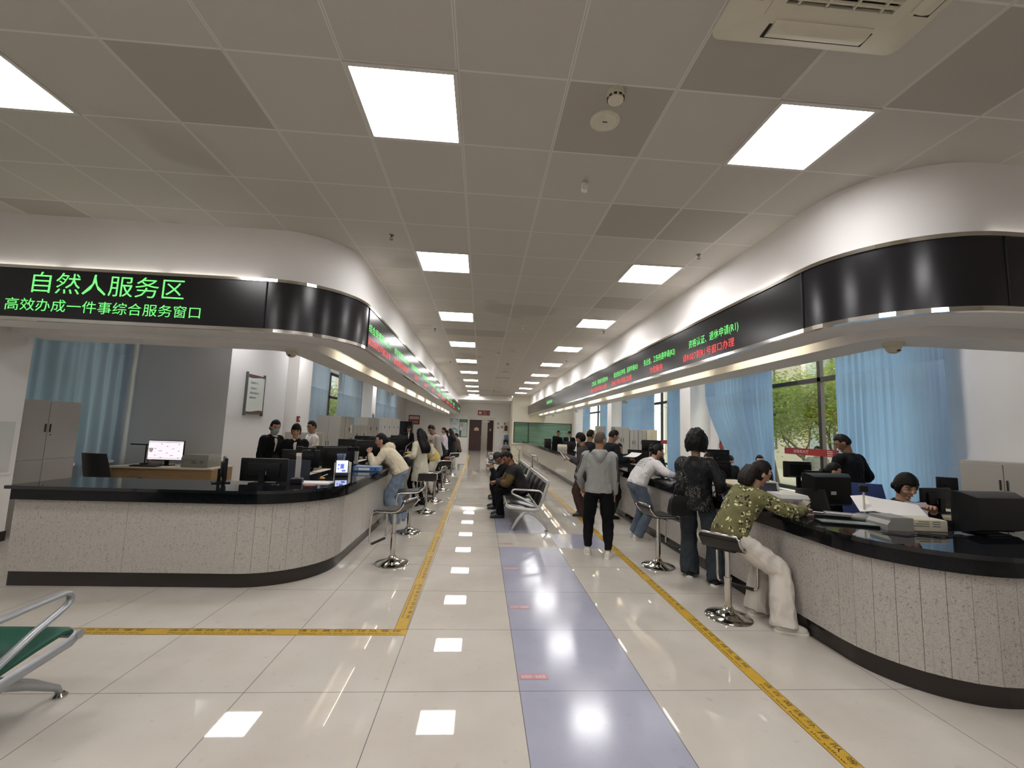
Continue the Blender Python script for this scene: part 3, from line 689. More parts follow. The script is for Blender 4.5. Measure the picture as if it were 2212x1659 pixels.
# ================================================================ waiting benches
SIL = mat('silver_paint', 'c7c5bf', .32, .35); SILD = mat('steel_grey_paint', '9c9ea0', .35, .4); PADB = mat('black_bench_pad', '0e0e10', .33, coat=.2); PADG = mat('green_bench_pad', '0f4a3a', .4, bump=.1, bscale=150)
def bench(label, loc, rz, n, pitch, pad, met, foot_front, group=None):
    """faces +Y; x from 0 to n*pitch, the origin is under the left end"""
    q = thing('waiting_bench', label, 'bench', loc, rz, group); L = n * pitch
    seat = [(.50, .395), (.495, .415), (.44, .425), (.30, .405), (.12, .372), (.03, .365)]; back = [(-.01, .41), (-.05, .52), (-.10, .68), (-.135, .765)]
    for k in range(n):
        a, c = k * pitch + .012, (k + 1) * pitch - .012; W = [a, a + .02, (a + c) / 2, c - .02, c]
        def pad_(pf, th, bulge, nm):
            b = MB(); rows = []
            for i, x in enumerate(W):
                e = 1 if 0 < i < 4 else .55; up = [(y, z + (th + bulge * math.sin(PI * j / (len(pf) - 1))) * e) if nm == 'seat_pad' else (y + (th + bulge * math.sin(PI * j / (len(pf) - 1))) * e, z) for j, (y, z) in enumerate(pf)]
                rows.append([(x, y, z) for y, z in up] + [(x, y, z) for y, z in pf[::-1]])
            b.rings(rows); b.build(nm, pad, q, 50)
        pad_(seat, .022, .012, 'seat_pad'); pad_(back, .03, .012, 'back_pad')
    for x in (0, L):
        b = MB(); rail = [(.51, .40), (.47, .375), (.30, .355), (.10, .335), (.0, .345), (-.03, .42), (-.08, .56), (-.14, .755), (-.15, .785)]
        b.tube([(x, y, z) for y, z in rail], .02, 8, flat=(.028, .016)); b.cyl((x - .02, .51, .40), (x + .02, .51, .40), .024).cyl((x - .02, -.15, .785), (x + .02, -.15, .785), .026)
        b.build('side_frame', met, q, 50)
        arm = [(x, .02, .37), (x, .10, .43), (x, .26, .515), (x, .37, .56), (x, .415, .58), (x, .438, .602), (x, .44, .625), (x, .425, .645), (x, .395, .655), (x, .2, .65), (x, .0, .64), (x, -.05, .61), (x, -.06, .56), (x, -.03, .45)]
        MB().tube(arm, .016, 8, flat=(.014, .022)).build('armrest', met, q, True)
        xi = x + (.16 if x == 0 else -.16) * (1 if foot_front > .5 else .2)
        b = MB(); b.box((xi, .16, .30), (.05, .16, .07), None, .012)
        b.tube([(xi, .14, .31), (xi, .24, .285), (xi, .24 + (foot_front - .24) * .55, .165), (xi, foot_front - .02, .06), (xi, foot_front + .005, .02)], [.034, .034, .027, .018, .014], 8)
        b.tube([(xi, .18, .31), (xi, .06, .265), (xi, -.09, .12), (xi, -.14, .05), (xi, -.145, .02)], [.03, .028, .022, .017, .014], 8)
        b.build('leg_frame', met, q, True)
        for yy in (foot_front + .005, -.145): MB().lathe([(0, 0), (.034, 0), (.036, .008), (.022, .022), (0, .024)], (xi, yy, 0), 14).build('foot', CHR2, q, 40)
    MB().bb(-.0, L, .10, .18, .30, .34).build('beam', met, q); MB().tube([(0, -.15, .785), (L, -.15, .785)], .018, 10).build('top_rail', met, q, 40); MB().tube([(0, .505, .40), (L, .505, .40)], .018, 10).build('front_rail', met, q, 40)
    return q
bg_ = 'steel waiting benches with black pads in the aisle'
bench('silver waiting bench with black pads nearest the camera in the aisle', (.965, 7.05, 0), PI / 2, 4, .58, PADB, SIL, .42, bg_)
bench('silver waiting bench with black pads behind the nearest one, in line with it', (.965, 9.75, 0), PI / 2, 4, .58, PADB, SIL, .42, bg_)
bench('silver waiting bench standing farther up the aisle, mostly hidden by the seated men', (.75, 15.5, 0), PI / 2, 4, .58, PADB, SIL, .42, bg_)
bench('grey steel bench with a green pad at the lower left corner of the photo', (-4.5, 2.16, 0), 0, 4, .58, PADG, SILD, .64)

# ================================================================ office furniture
STL = mat('cabinet_grey', 'a39f98', .45, .1); STC = mat('cabinet_cream_and_sunlit', 'c9c1a6', .45); HDL = mat('cabinet_handle', '38342f', .4, .4)
def cabinet(label, x, y, w, d, h, rz, m=STL, split=.52, group='steel filing cabinets', papers=False):
    """doors face local -Y; the origin is the middle of the front at floor level"""
    q = thing('filing_cabinet', label, 'cabinet', (x, y, 0), rz, group)
    MB().bb(-w / 2, w / 2, .012, d, 0, h, .006).build('body', m, q)
    for z0, z1 in ((.06, h * split), (h * split + .01, h - .03)):
        for s in (-1, 1):
            o = MB().bb(s * .004, s * (w / 2 - .012), 0, .016, z0, z1, .003).build('door', m, q)
            hz = z0 + (z1 - z0) * .55
            MB().bb(s * .035 - .008, s * .035 + .008, -.012, 0, hz - .06, hz + .06, .004).build('handle', HDL, o)
            if s > 0: MB().cyl((s * .05, -.006, hz - .1), (s * .05, 0, hz - .1), .01, n=10).build('lock', HDL, o)
    if papers: MB().bb(w * .1, w * .28, -.003, -.001, h * .72, h * .86).build('notice', WT, q)
    return q
cabinet('steel cabinet in the far left corner behind the counter end, beside the shaded curtain', -6.36, 6.82, 1.0, .36, 1.8, PI / 2)
cabinet('grey two-door cabinet facing the camera behind the man in the white shirt', -4.65, 13.5, .72, .42, 1.85, 0, split=.02)
for k, (y, h, lb) in enumerate(((14.2, 1.85, 'grey cabinet with a white notice on its door, near end of the left row'), (15.1, 1.6, 'lower cabinet, second in the left row'), (16.0, 1.6, 'lower cabinet, third in the left row'), (16.9, 1.9, 'tall cabinet, fourth in the left row under the curtain'), (17.8, 1.9, 'tall cabinet at the far end of the left row by the third pillar'))):
    cabinet(lb, -4.28, y + .18, .88, .42, h, PI / 2, papers=(k == 0))
for k, (y, lb) in enumerate(((20.9, 'pale cabinet first beyond the third left pillar'), (22.0, 'pale cabinet second beyond the third left pillar'), (23.1, 'pale cabinet third beyond the third left pillar'), (24.2, 'pale cabinet fourth beyond the third left pillar'))):
    cabinet(lb, -4.6, y, 1.0, .42, 1.98, PI / 2, mat('cabinet_pale', 'bdbab6', .4))
cabinet('low grey cabinet behind the seated staff woman on the left', -4.55, 11.3, .8, .4, 1.36, 0)
for x, w, h, m, lb in ((4.36, .46, 1.82, STL, 'grey cabinet at the left end of the right-hand row under the blue curtain'), (4.73, .26, 1.74, STL, 'narrow grey cabinet second in the right-hand row'), (5.0, .26, 1.75, STL, 'narrow grey cabinet third in the right-hand row'), (5.31, .34, 1.76, STC, 'cabinet with a sunlit cream front at the right end of the right-hand row')):  # sunlight on the end cabinet is put into its cream colour
    cabinet(lb, x, 13.2, w, .42, h, 0, m)
cabinet('pale cabinet far along the right office beside the second pillar', 5.3, 20.6, .5, .42, 1.75, 0, STC); cabinet('taller pale cabinet far along the right office, touching the second pillar', 5.78, 20.6, .42, .42, 1.95, 0, STL)
cabinet('low grey steel cabinet against the white wall at the right edge of the photo', 6.16, 4.75, .94, .42, 1.42, -PI / 2, STL, .6)

def desk(label, x, y, w, d, rz=0, m=WOOD, z=.75, group='office desks behind the counters'):
    q = thing('office_desk', label, 'desk', (x, y, 0), rz, group)
    MB().bb(-w / 2, w / 2, -d / 2, d / 2, z - .03, z, .004).build('desktop', CRM, q)
    for s in (-1, 1): MB().bb(s * (w / 2 - .04), s * (w / 2), -d / 2 + .03, d / 2 - .03, 0, z - .03).build('side_panel', m, q)
    MB().bb(-w / 2 + .04, w / 2 - .04, -d / 2 + .06, -d / 2 + .08, .2, z - .03).build('modesty_panel', m, q)
    return q
desk('cream desk with monitor and printer against the grey wall on the far left', -5.55, 8.35, 1.7, .7, group=None)
for k, (y, w_) in enumerate(((7.0, 1.6), (8.75, 1.7), (10.5, 1.7), (12.3, 1.7), (14.1, 1.7))): desk('work desk behind the left counter, %s from the near end' % ordinal(k), -2.62, y, w_, .7, PI / 2)
for k, (y, w_) in enumerate(((4.97, .74), (5.85, .9), (7.6, 1.2), (9.75, 1.4), (12.1, 1.6), (15.6, 1.4), (17.1, .8), (19.0, .8))): desk('work desk behind the right counter, %s from the near end' % ordinal(k), 3.83, y, w_, .66, -PI / 2)
desk('wooden desk by the nearest right window under the monitor with the pale top', 4.95, 6.67, .9, .62, -PI / 2); desk('wooden desk by the window in front of the woman with tied hair', 4.95, 8.0, 1.4, .62, -PI / 2)

def chair(label, x, y, rz, m=BLKL, group='office chairs of the staff', tall=1.05, w=.5):
    """faces local +Y"""
    q = thing('office_chair', label, 'chair', (x, y, 0), rz, group)
    MB().box((0, .02, .47), (w, .48, .08), None, .03).build('seat', m, q, 40)
    b = MB(); rows = []
    for i in range(7):
        z = .55 + (tall - .55) * i / 6; yy = -.24 - .02 * i; ww = w / 2 * (1 - .12 * (i / 6) ** 2); t = .05 if i < 6 else .03
        rows.append([(ww * sx_, yy + t * ty - .03 * (1 - abs(sx_)), z) for sx_, ty in ((-1, 0), (-.6, .9), (0, 1), (.6, .9), (1, 0), (.6, -.5), (0, -.6), (-.6, -.5))])
    b.rings(rows); b.build('backrest', m, q, 60)
    MB().cyl((0, 0, .1), (0, 0, .44), .028).build('column', CHR2, q, 40)
    b = MB()
    for k in range(5): a = 2 * PI * k / 5; b.tube([(0, 0, .11), (.28 * math.cos(a), .28 * math.sin(a), .07)], [.03, .018], 6)
    b.build('star_base', RUB, q)
    for k in range(5): a = 2 * PI * k / 5; MB().sph((.28 * math.cos(a), .28 * math.sin(a), .03), .03, (1, 1, 1), 10).build('caster', RUB, q, True)
    for s in (-1, 1): MB().tube([(s * w / 2, -.15, .47), (s * (w / 2 + .04), -.1, .62), (s * (w / 2 + .04), .12, .66), (s * w / 2, .16, .47)], .016, 6).build('armrest', RUB, q, True)
    return q
BLUC = mat('blue_mesh_chair', '2c3f78', .7)
chair('black office chair standing by the cream desk on the far left', -5.62, 7.2, R_(-12)); chair('dark office chair pushed in behind the near left monitors', -2.47, 5.72, R_(180), mat('navy_chair_fabric', '1d222d', .8), tall=1.1, w=.42)
chair('black high-back office chair at the nearest right monitor', 3.68, 4.34, R_(175), tall=1.06, w=.38); chair('black ribbed leather chair behind the woman with tied hair', 4.42, 5.95, R_(10), tall=1.2, w=.4); chair('blue chair behind the staff woman nearest the camera', 4.75, 4.95, R_(160), BLUC, tall=1.08)
chair('blue chair far along the right counter beside the man with the mask', 3.1, 14.3, R_(60), BLUC, tall=1.22, w=.42)
chair('black staff chair far behind the left counter, side-on to the aisle', -3.3, 12.4, R_(-90), tall=1.15)

desk('small desk before the low grey cabinet at the right edge', 5.65, 5.1, .7, .5)
# ---- screens
MON = mat('monitor_black', '08080a', .4, spec=.3); MONS = mat('monitor_glass', '0c0d10', .12); STK = mat('grey_sticker', 'b9b9b6', .5)
def monitor(label, x, y, zb, w, h, rz, gap=.02, depth=.05, sticker=True, screen=None, fat=False, group='black desktop monitors', top=None, tilt=0):
    """the screen faces local +Y; zb is the surface it stands on"""
    q = thing('monitor', label, 'monitor', (x, y, zb), rz, group); z0, z1 = gap, gap + h; X = M.Rotation(R_(tilt), 4, 'X')
    b = MB(); b.box((0, 0, (z0 + z1) / 2), (w, .03, h), None, .008)
    if fat: b.rings([[(-w / 2, -.012, z0), (w / 2, -.012, z0), (w / 2, -.012, z1), (-w / 2, -.012, z1)], [(-w / 2, -.05, z0), (w / 2, -.05, z0), (w / 2, -.05, z1), (-w / 2, -.05, z1)], [(-w * .42, -depth, z0 + .03), (w * .42, -depth, z0 + .03), (w * .42, -depth, z1 - .035), (-w * .42, -depth, z1 - .035)]])
    else: b.box((0, -.02, (z0 + z1) / 2), (w * .7, .03, h * .6), None, .01)
    b.build('housing', MON, q, 30)
    MB().bb(-w / 2 + .012, w / 2 - .012, .0151, .017, z0 + .018, z1 - .012).build('screen', screen or MONS, q)
    if gap > .03 or not fat: MB().bb(-.03, .03, -.06, -.03, .01, (z0 + z1) / 2).build('neck', MON, q)
    MB().bb(-.11, .11, -.11, .06, 0, .012, .004).build('stand', MON, q)
    if sticker: MB().bb(-.035, .035, (-depth if fat else -.035) - .0015, (-depth if fat else -.035), (z0 + z1) / 2 - .05, (z0 + z1) / 2 - .012).build('sticker', STK, q)
    if top: MB().bb(-w * .46, w * .46, -depth * .8, -.0, z1, z1 + .012).build('paper_stack', WT, q)
    return q
monitor('black monitor turned sideways on the left counter, left of the one with a sticker', -2.78, 4.98, .93, .36, .25, R_(-58)); monitor('black monitor on the left counter with a pale sticker on its back', -2.36, 4.98, .93, .50, .25, 0)
monitor('black monitor in front of the seated staff woman on the left', -2.55, 6.4, .75, .50, .25, R_(8), .22, sticker=False); monitor('black monitor behind the tall silver document camera', -2.22, 7.0, .75, .46, .33, R_(12), .16); monitor('black monitor under the chin of the staff woman beside the hoodie', -2.5, 7.62, .75, .56, .34, R_(20), .14, sticker=False)
for k, (x, y, r) in enumerate(((-2.35, 9.3, 30), (-2.4, 10.6, 25), (-2.3, 11.9, 35), (-2.45, 13.2, 25), (-2.9, 9.9, 20), (-2.95, 11.3, 20))):
    monitor('black monitor behind the left counter, %s beyond the cream hoodie' % ordinal(k), x, y, .75, .52, .33, R_(r), .2 + .05 * (k % 2))
SCR = mat('lit_screen', 'dddddd', .3, emit=(.80, .72, .78), es=.42); INKS = mat('screen_ink', '6d6572', .6)
q = monitor('lit monitor showing a pale page on the cream desk at the far left', -5.68, 8.3, .75, .62, .36, PI, .09, sticker=False, screen=SCR, group=None)
b = MB()
for r_ in range(7):
    for c_ in range(5):
        if (r_ * 5 + c_) % 3 == 0: b.bb(-.24 + c_ * .1, -.24 + c_ * .1 + .03 + .03 * ((r_ * c_) % 2), .0171, .0176, .14 + r_ * .04, .148 + r_ * .04)
b.bb(-.29, .29, .0171, .0176, .415, .421).bb(-.29, .29, .0171, .0176, .13, .134); b.build('page_lines', INKS, q)
monitor('big black monitor on the near right counter at the right edge of the photo', 3.93, 3.2, .93, .52, .30, R_(4), .02, .14, False, fat=True, group=None)
monitor('large black monitor with a sloping back and pale sticker, behind the near right counter', 3.98, 4.82, .75, .57, .36, R_(6), .12, .12, True, fat=True, group=None)
monitor('black monitor directly right of the near staff woman', 4.58, 4.12, .93, .40, .2, R_(10), .04, sticker=True); monitor('small black screen standing before the grey cabinet at the right edge', 5.72, 5.0, .75, .2, .18, R_(-30), .28, sticker=False)
monitor('black monitor with a pale top by the red window band', 4.88, 6.45, .75, .41, .24, R_(0), .28, .1, False, fat=True, top=True); monitor('black monitor against the cream pillar', 4.5, 8.0, .75, .43, .26, R_(-5), .36, sticker=True); monitor('black monitor directly left of the floral cardigan, behind the right counter', 4.0, 7.1, .75, .40, .27, R_(-10), .18, sticker=False)
monitor('black monitor behind the head of the woman in the white sweatshirt', 3.72, 9.3, .75, .40, .24, R_(-15), .5, sticker=False); monitor('tall black screen beside the black sequin jacket', 3.0, 6.15, .93, .30, .3, R_(-20), .02, sticker=False)
for k, (x, y) in enumerate(((3.75, 10.15), (3.8, 12.3), (3.7, 15.5), (3.5, 17.2), (3.9, 19.0))): monitor('black monitor behind the far right counter, %s past the navy jacket' % ordinal(k), x, y, .75, .5, .33, R_(-15), .16, sticker=k == 1)

# ---- counter equipment
ALU = mat('aluminium', 'b8b4b4', .3, .7); PAP = mat('paper', 'e2dfdc', .7); PAPL = mat('paper_lilac', 'cfc8d6', .7); GRYP = mat('grey_plastic', '8a8883', .45); IVP = mat('beige_plastic', 'd2cab6', .45)
def doc_camera(label, x, y, zb, h, rz, g='tall silver document cameras'):
    q = thing('document_camera', label, 'document camera', (x, y, zb), rz, g)
    MB().bb(-.06, .06, -.05, .05, 0, .06, .01).build('base', MON, q); MB().bb(-.025, .025, -.018, .018, .06, h - .07, .006).build('column', ALU, q); MB().bb(-.03, .03, -.025, .025, h - .07, h, .008).build('head', MON, q)
    MB().bb(.03, .17, -.014, .014, h - .035, h - .012, .004).build('arm', MON, q); MB().cyl((.14, 0, h - .06), (.14, 0, h - .035), .022).build('lens', MON, q, 40); MB().bb(-.026, .026, -.0195, -.018, h - .11, h - .075).build('sticker', IV, q)
    return q
doc_camera('tall silver document camera on the left counter in front of the staff woman', -2.02, 5.02, .93, .41, R_(8)); doc_camera('silver document camera on the left counter by the leaning woman in the cream hoodie', -1.93, 6.95, .93, .33, R_(160)); doc_camera('silver document camera on the left counter beside the white coat', -1.85, 9.35, .93, .33, R_(150))
SCB = mat('tablet_screen', 'c8d0ee', .2, emit=(.55, .62, .95), es=.42); SCD = mat('tablet_dark', '2a2b36', .15); ICN = mat('tablet_icon', '2a3f9a', .4, emit=(.1, .18, .7), es=.35)
def tablet(label, x, y, zb, w, h, rz, m=SCB, g=None, icons=True):
    q = thing('tablet_stand', label, 'tablet', (x, y, zb), rz, g); T = M.Translation((0, -.02, .02)) @ M.Rotation(R_(-22), 4, 'X')
    MB().bb(-w / 2, w / 2, -.006, .006, 0, h, .005).build('case', MON, q, T=T); MB().bb(-w / 2 + .01, w / 2 - .01, -.0075, -.006, .03, h - .01).build('screen', m, q, T=T)
    MB().bb(-w / 2, w / 2, -.05, .07, 0, .02, .006).build('foot', GRYP if not icons else MON, q)
    if icons: MB().bb(-.02, .025, -.009, -.0075, h * .4, h * .72).bb(-.05, -.03, -.009, -.0075, h * .6, h * .72).bb(.0, .045, -.009, -.0075, h * .2, h * .33).bb(-.05, -.035, -.009, -.0075, h * .35, h * .45).build('icon', ICN, q, T=T)
tablet('small tablet with a lit blue page leaning on the left counter before the white box', -1.79, 5.82, .93, .16, .2, R_(18)); tablet('small lit tablet beside the elbow of the cream hoodie', -1.78, 7.3, .93, .13, .17, R_(40)); tablet('dark tablet on a stand in front of the floral cardigan', 3.2, 4.72, .93, .24, .17, R_(-22), SCD, icons=False)
q = thing('organizer_box', 'white desk box holding a fan of papers and tissues on the left counter', 'box', (-1.92, 6.28, .93), R_(5))
b = MB(); b.bb(-.1, .1, -.07, -.064, 0, .14).bb(-.1, .1, .064, .07, 0, .14).bb(-.1, -.094, -.064, .064, 0, .14).bb(.094, .1, -.064, .064, 0, .14).bb(-.1, .1, -.07, .07, 0, .006); b.build('box', mat('white_plastic', 'd8d4cc', .5), q); MB().bb(-.02, .03, -.0715, -.07, .05, .062).build('slot', IVD, q)
b = MB()
for k in range(6): b.box((-.055 + .012 * k, .0, .16), (.005, .1, .2), M.Rotation(R_(-16 + 5 * k), 4, 'Y'))
b.build('leaflets', mat('blue_leaflet', '7f8ea8', .6), q)
o = MB(); o.sph((.05, 0, .14), .035, (1.1, .9, .8), 8); o.build('tissue', PAP, q, True)
q = thing('binder', 'blue plastic file box lying on the left counter by the cream hoodie', 'file box', (-1.66, 6.62, .93), R_(3))
MB().bb(-.19, .19, -.13, .13, 0, .07, .008).build('case', mat('binder_blue', '4a6f9f', .35), q); MB().bb(-.11, .05, -.1315, -.13, .018, .052).build('spine_label', PAP, q); MB().cyl((.13, -.132, .035), (.13, -.13, .035), .012).build('finger_hole', IVD, q); MB().bb(-.16, -.12, -.1315, -.13, .02, .05).build('class_label', mat('pale_blue_label', '9fb0c6', .5), q)
def sheet(label, x, y, z, w, d, rz, m=PAP, curl=0, g='loose papers on the counters', name='paper_sheet', th=.003):
    b = MB(); n = 6; rows = []
    for i in range(n + 1): u = -w / 2 + w * i / n; h_ = curl * (i / n) ** 2; rows.append([(u, -d / 2, h_), (u, d / 2, h_), (u, d / 2, h_ + th), (u, -d / 2, h_ + th)])
    b.rings(rows); o = b.build(name, m); o.location = (x, y, z); o.rotation_euler.z = rz; return tag(o, label, 'paper', g)
sheet('white papers with a black edge under the tall silver document camera', -1.86, 5.12, .93, .34, .22, .05, name='paper_stack', th=.01); tag(MB().bb(-.06, .06, -.04, .04, 0, .008, .003).build('notebook', mat('red_cover', '8f3a38', .5)), 'small red booklet on the left counter beside the document camera base', 'booklet').location = (-1.83, 4.88, .93)
q = thing('stamp', 'yellow pencil sharpener with a white pen across it on the left counter', 'desk tool', (-1.9, 5.45, .93)); MB().sph((0, 0, .014), .028, (1.2, 1, .5), 10).build('body', mat('yellow_plastic', 'd0a23a', .4), q, True); MB().cyl((-.02, .0, .03), (.05, .04, .06), .004, n=8).build('pen', PAP, q)
def printer(label, x, y, zb, w, d, h, rz, top=GRYP, low=IVP, g='printers and scanners'):
    q = thing('printer', label, 'printer', (x, y, zb), rz, g)
    MB().bb(-w / 2, w / 2, -d / 2, d / 2, 0, h * .7, .012).build('body', low, q, 30); MB().rings([[(-w / 2, -d / 2, h * .7), (w / 2, -d / 2, h * .7), (w / 2, d / 2, h * .7), (-w / 2, d / 2, h * .7)], [(-w * .47, -d * .42, h), (w * .47, -d * .42, h), (w * .47, d * .45, h), (-w * .47, d * .45, h)]]).build('lid', top, q, 30)
    b = MB()
    for k in range(3): b.bb(-w * .1, w * (.12 - .04 * k), -d / 2 - .001, -d / 2, h * (.3 + .1 * k), h * (.33 + .1 * k)).bb(w * .2, w * .34, -d / 2 - .001, -d / 2, h * (.3 + .1 * k), h * (.33 + .1 * k))
    b.build('vent', IVD, q); return q
q = thing('scanner', 'beige and grey flatbed scanner with a dark cable on the near right counter', 'scanner', (3.42, 3.30, .93), R_(-6)); q.scale = (.82, .82, .85)
MB().bb(-.08, .27, -.11, .13, 0, .105, .012).build('body', mat('scanner_beige', 'c9c2ae', .45), q, 30); b = MB(); b.rings([[(-.30 + (.03 if z > .07 else 0), -.13, z), (-.06, -.13, z), (-.06, .13, z), (-.30 + (.03 if z > .07 else 0), .13, z)] for z in (0, .05, .085, .115)]); b.build('side_cover', GRYP, q, 40)
b = MB()
for k in range(3): b.bb(.0 - .03 * (2 - k), .1, -.112, -.11, .045 + .02 * k, .05 + .02 * k).bb(.13, .2, -.112, -.11, .045 + .02 * k, .05 + .02 * k)
b.build('vent', IVD, q)
q = tag(MB().tube([(3.02, 3.12, .937), (3.12, 3.02, .935), (3.25, 3.08, .938), (3.38, 3.0, .936), (3.5, 3.05, .94), (3.6, 3.09, .938), (3.62, 3.04, .937), (3.55, 3.02, .936), (3.42, 3.06, .936), (3.3, 3.12, .94)], .004, 6).build('cable', RUB, None, True), 'thin black cable lying in front of the scanner on the right counter', 'cable')
q = thing('card_reader', 'flat black signature pad with a pale glass top on the near right counter', 'signature pad', (3.0, 3.42, .93), R_(-20)); MB().bb(-.2, .2, -.075, .075, 0, .018, .005).build('body', MON, q); MB().bb(-.19, .19, -.065, .065, .018, .02).build('pad', mat('pale_glass', '8d9a90', .08), q)
q = thing('document_camera', 'slim document camera with a grey foot and thin pole on the near right counter', 'document camera', (3.35, 3.62, .93), R_(-25)); MB().sph((0, 0, .02), .09, (1.2, .8, .45), 14).build('foot', GRYP, q, True); MB().box((-.17, .02, .03), (.24, .07, .03), None, .008).build('ruler_arm', ALU, q); MB().cyl((0, 0, .03), (0, 0, .24), .008, n=10).build('pole', IVP, q); MB().box((0, 0, .27), (.06, .05, .06), None, .008).build('head', MON, q)
q = thing('file_tray', 'open white file folder lying slanted before the near staff woman', 'folder', (3.58, 3.62, .95), R_(-28)); MB().box((0, 0, .0), (.42, .24, .02)).build('back_cover', MON, q); b = MB(); b.rings([[(x, -.13, z), (x, .13, z + .10), (x, .13, z + .106), (x, -.13, z + .006)] for x, z in ((-.24, .05), (-.14, .065), (-.02, .045), (.1, .035), (.24, .015))]); b.build('pages', PAP, q)
printer('grey and white printer behind the hand of the woman in the floral cardigan', 3.17, 4.33, .93, .28, .3, .12, R_(-8), mat('printer_white', 'c9c7c2', .4), GRYP)
desk('low desk under the black monitor beside the near staff woman', 4.75, 4.1, .7, .5, 0, MON, .93)
printer('white paper tray at the right edge of the photo beside the big black monitor', 4.5, 3.22, .93, .26, .2, .12, 0, mat('printer_white', 'c9c7c2', .4), mat('printer_white', 'c9c7c2', .4))
printer('white printer behind the dark tablet on the right', 3.72, 5.6, .75, .36, .34, .3, R_(-15), mat('printer_white', 'c9c7c2', .4), mat('printer_white', 'c9c7c2', .4)); printer('cream box printer on the counter in front of the navy jacket', 3.12, 7.85, .93, .34, .2, .2, R_(-30), IVP, IVP)
printer('grey printer on the cream desk beside the lit monitor at the far left', -5.05, 8.3, .75, .46, .4, .22, 0, GRYP, GRYP); printer('tall black printer on the far right counter', 2.86, 18.6, .93, .28, .3, .36, 0, MON, MON); printer('white box printer far along the right counter', 3.05, 16.2, .93, .36, .3, .2, R_(-10), IVP, IVP); printer('black printer with a pale top behind the woman in the white sweatshirt', 3.72, 7.4, .75, .4, .36, .38, R_(-15), MON, MON)
for x, y, w, d, r, lb in ((2.92, 3.86, .21, .15, .2, 'white paper under the hand of the woman in the floral cardigan'), (2.82, 7.5, .3, .2, -.6, 'white papers on the counter below the navy jacket'), (3.05, 7.3, .25, .18, .3, 'white sheet on the counter between the navy jacket and the white sweatshirt')): sheet(lb, x, y, .932, w, d, r)
q = thing('glue_pot', 'yellow round desk pot beside the hand of the woman in the floral cardigan', 'desk tool', (3.06, 3.98, .93)); MB().cyl((0, 0, 0), (0, 0, .02), .035).build('pot', MON, q, 40); MB().lathe([(0, .02), (.033, .02), (.03, .03), (0, .032)], n=16).build('sponge', mat('yellow_plastic', 'd0a23a', .4), q, 40)
tag(MB().cyl((0, 0, .006), (.13, -.06, .006), .006, n=8).build('pen', ALU), 'pen lying beside the yellow round pot on the right counter', 'pen').location = (3.1, 3.95, .931)
tag(MB().lathe([(0, 0), (.035, 0), (.04, .08), (.034, .08), (.03, .01), (0, .01)], n=16).build('pen_cup', mat('red_plastic', '8a2f2d', .4), None, 40), 'red pen cup on the desk before the black ribbed leather chair', 'cup').location = (4.8, 6.3, .75)
tag(MB().bb(-.03, .03, -.03, .03, 0, .13, .012).build('bottle', mat('orange_plastic', 'a5482c', .4), None), 'orange bottle on the ledge behind the left monitors', 'bottle').location = (-2.62, 6.1, .75)
q = thing('keyboard', 'black keyboard on the cream desk at the far left', 'keyboard', (-5.85, 8.08, .75)); MB().bb(-.22, .22, -.07, .07, 0, .018, .004).build('base', MON, q)
b = MB()
for r_ in range(4):
    for c_ in range(14): b.bb(-.205 + c_ * .0295, -.18 + c_ * .0295, -.055 + r_ * .029, -.031 + r_ * .029, .018, .024)
tag(b.build('keys', RUB, q), kind='stuff')
q = thing('desk_lamp', 'small black desk lamp with a flat arm on the cream desk at the far left', 'lamp', (-6.1, 8.4, .75)); MB().cyl((0, 0, 0), (0, 0, .025), .07).build('base', MON, q, 40); MB().tube([(0, 0, .02), (0, 0, .36)], .01, 8).build('stem', MON, q, 40); MB().box((-.12, 0, .36), (.3, .035, .02)).build('head', MON, q)
tag(MB().rings([[(r * math.cos(a) * (1 + .12 * math.sin(5 * a)), r * math.sin(a) * (1 + .12 * math.cos(4 * a)), z) for a in [2 * PI * k / 18 for k in range(18)]] for r, z in ((.09, 0), (.13, .06), (.12, .2), (.14, .3), (.07, .36))]).build('plastic_bag', mat('clear_bag', 'b5b3ac', .25, trans=.4), None, True), 'crumpled clear plastic bag on the cream desk left of the lit monitor', 'bag').location = (-5.93, 8.42, .75)
# backpack and other bags are modelled with the people

# ================================================================ signs, posters, doors, dispenser
q = thing('wall_picture', 'glass wall sign with brown waves on the white wall at the left', 'sign', (-4.5, 9.1, 2.0))
q.location = (-4.97, 9.75, 2.18)
MB().bb(.0, .012, -.36, .36, -.42, .42).build('glass_plate', mat('sign_glass', 'd3dad5', .15), q)
b = MB()
for s, z in ((1, .36), (-1, -.42)):
    pts = [(.0125, -.36 + .72 * i / 12) for i in range(13)]; b.strip([(.0135, y, z + (.06 if s > 0 else 0)) for _, y in pts], [(.0135, y, z + (.0 if s > 0 else .06) + .018 * math.sin(y * 7)) for _, y in pts])
b.build('brown_wave', mat('brown_print', '5d3b33', .5), q)
for yy in (-.36, .36): MB().bb(-.03, .02, yy - .012, yy + .012, -.46, .46).build('post', mat('sign_post', '6d6f6a', .4, .5), q)
for z, t_, w_ in ((.22, '【温馨提示】', .3), (.1, '办事请取号', .26), (-.0, '请保持安静有序', .38), (-.1, '谢谢合作', .26)): text('lettering', t_, w_, .05, INK, frame((.0145, -.24, z), (0, 1, 0), (0, 0, 1)), q)
def panel(name, label, x0, x1, z0, z1, m, cat='poster', y=YE, g=None, th=.012):
    q = thing(name, label, cat, ((x0 + x1) / 2, y, z0), 0, g); MB().bb(-(x1 - x0) / 2, (x1 - x0) / 2, -th, -.001, 0, z1 - z0).build('panel', m, q); q['w'] = x1 - x0; return q
def pb(q, a, b_, c, d, m, nm='print', dy=.0145): MB().bb(a, b_, -dy, -.0125, c, d).build(nm, m, q)
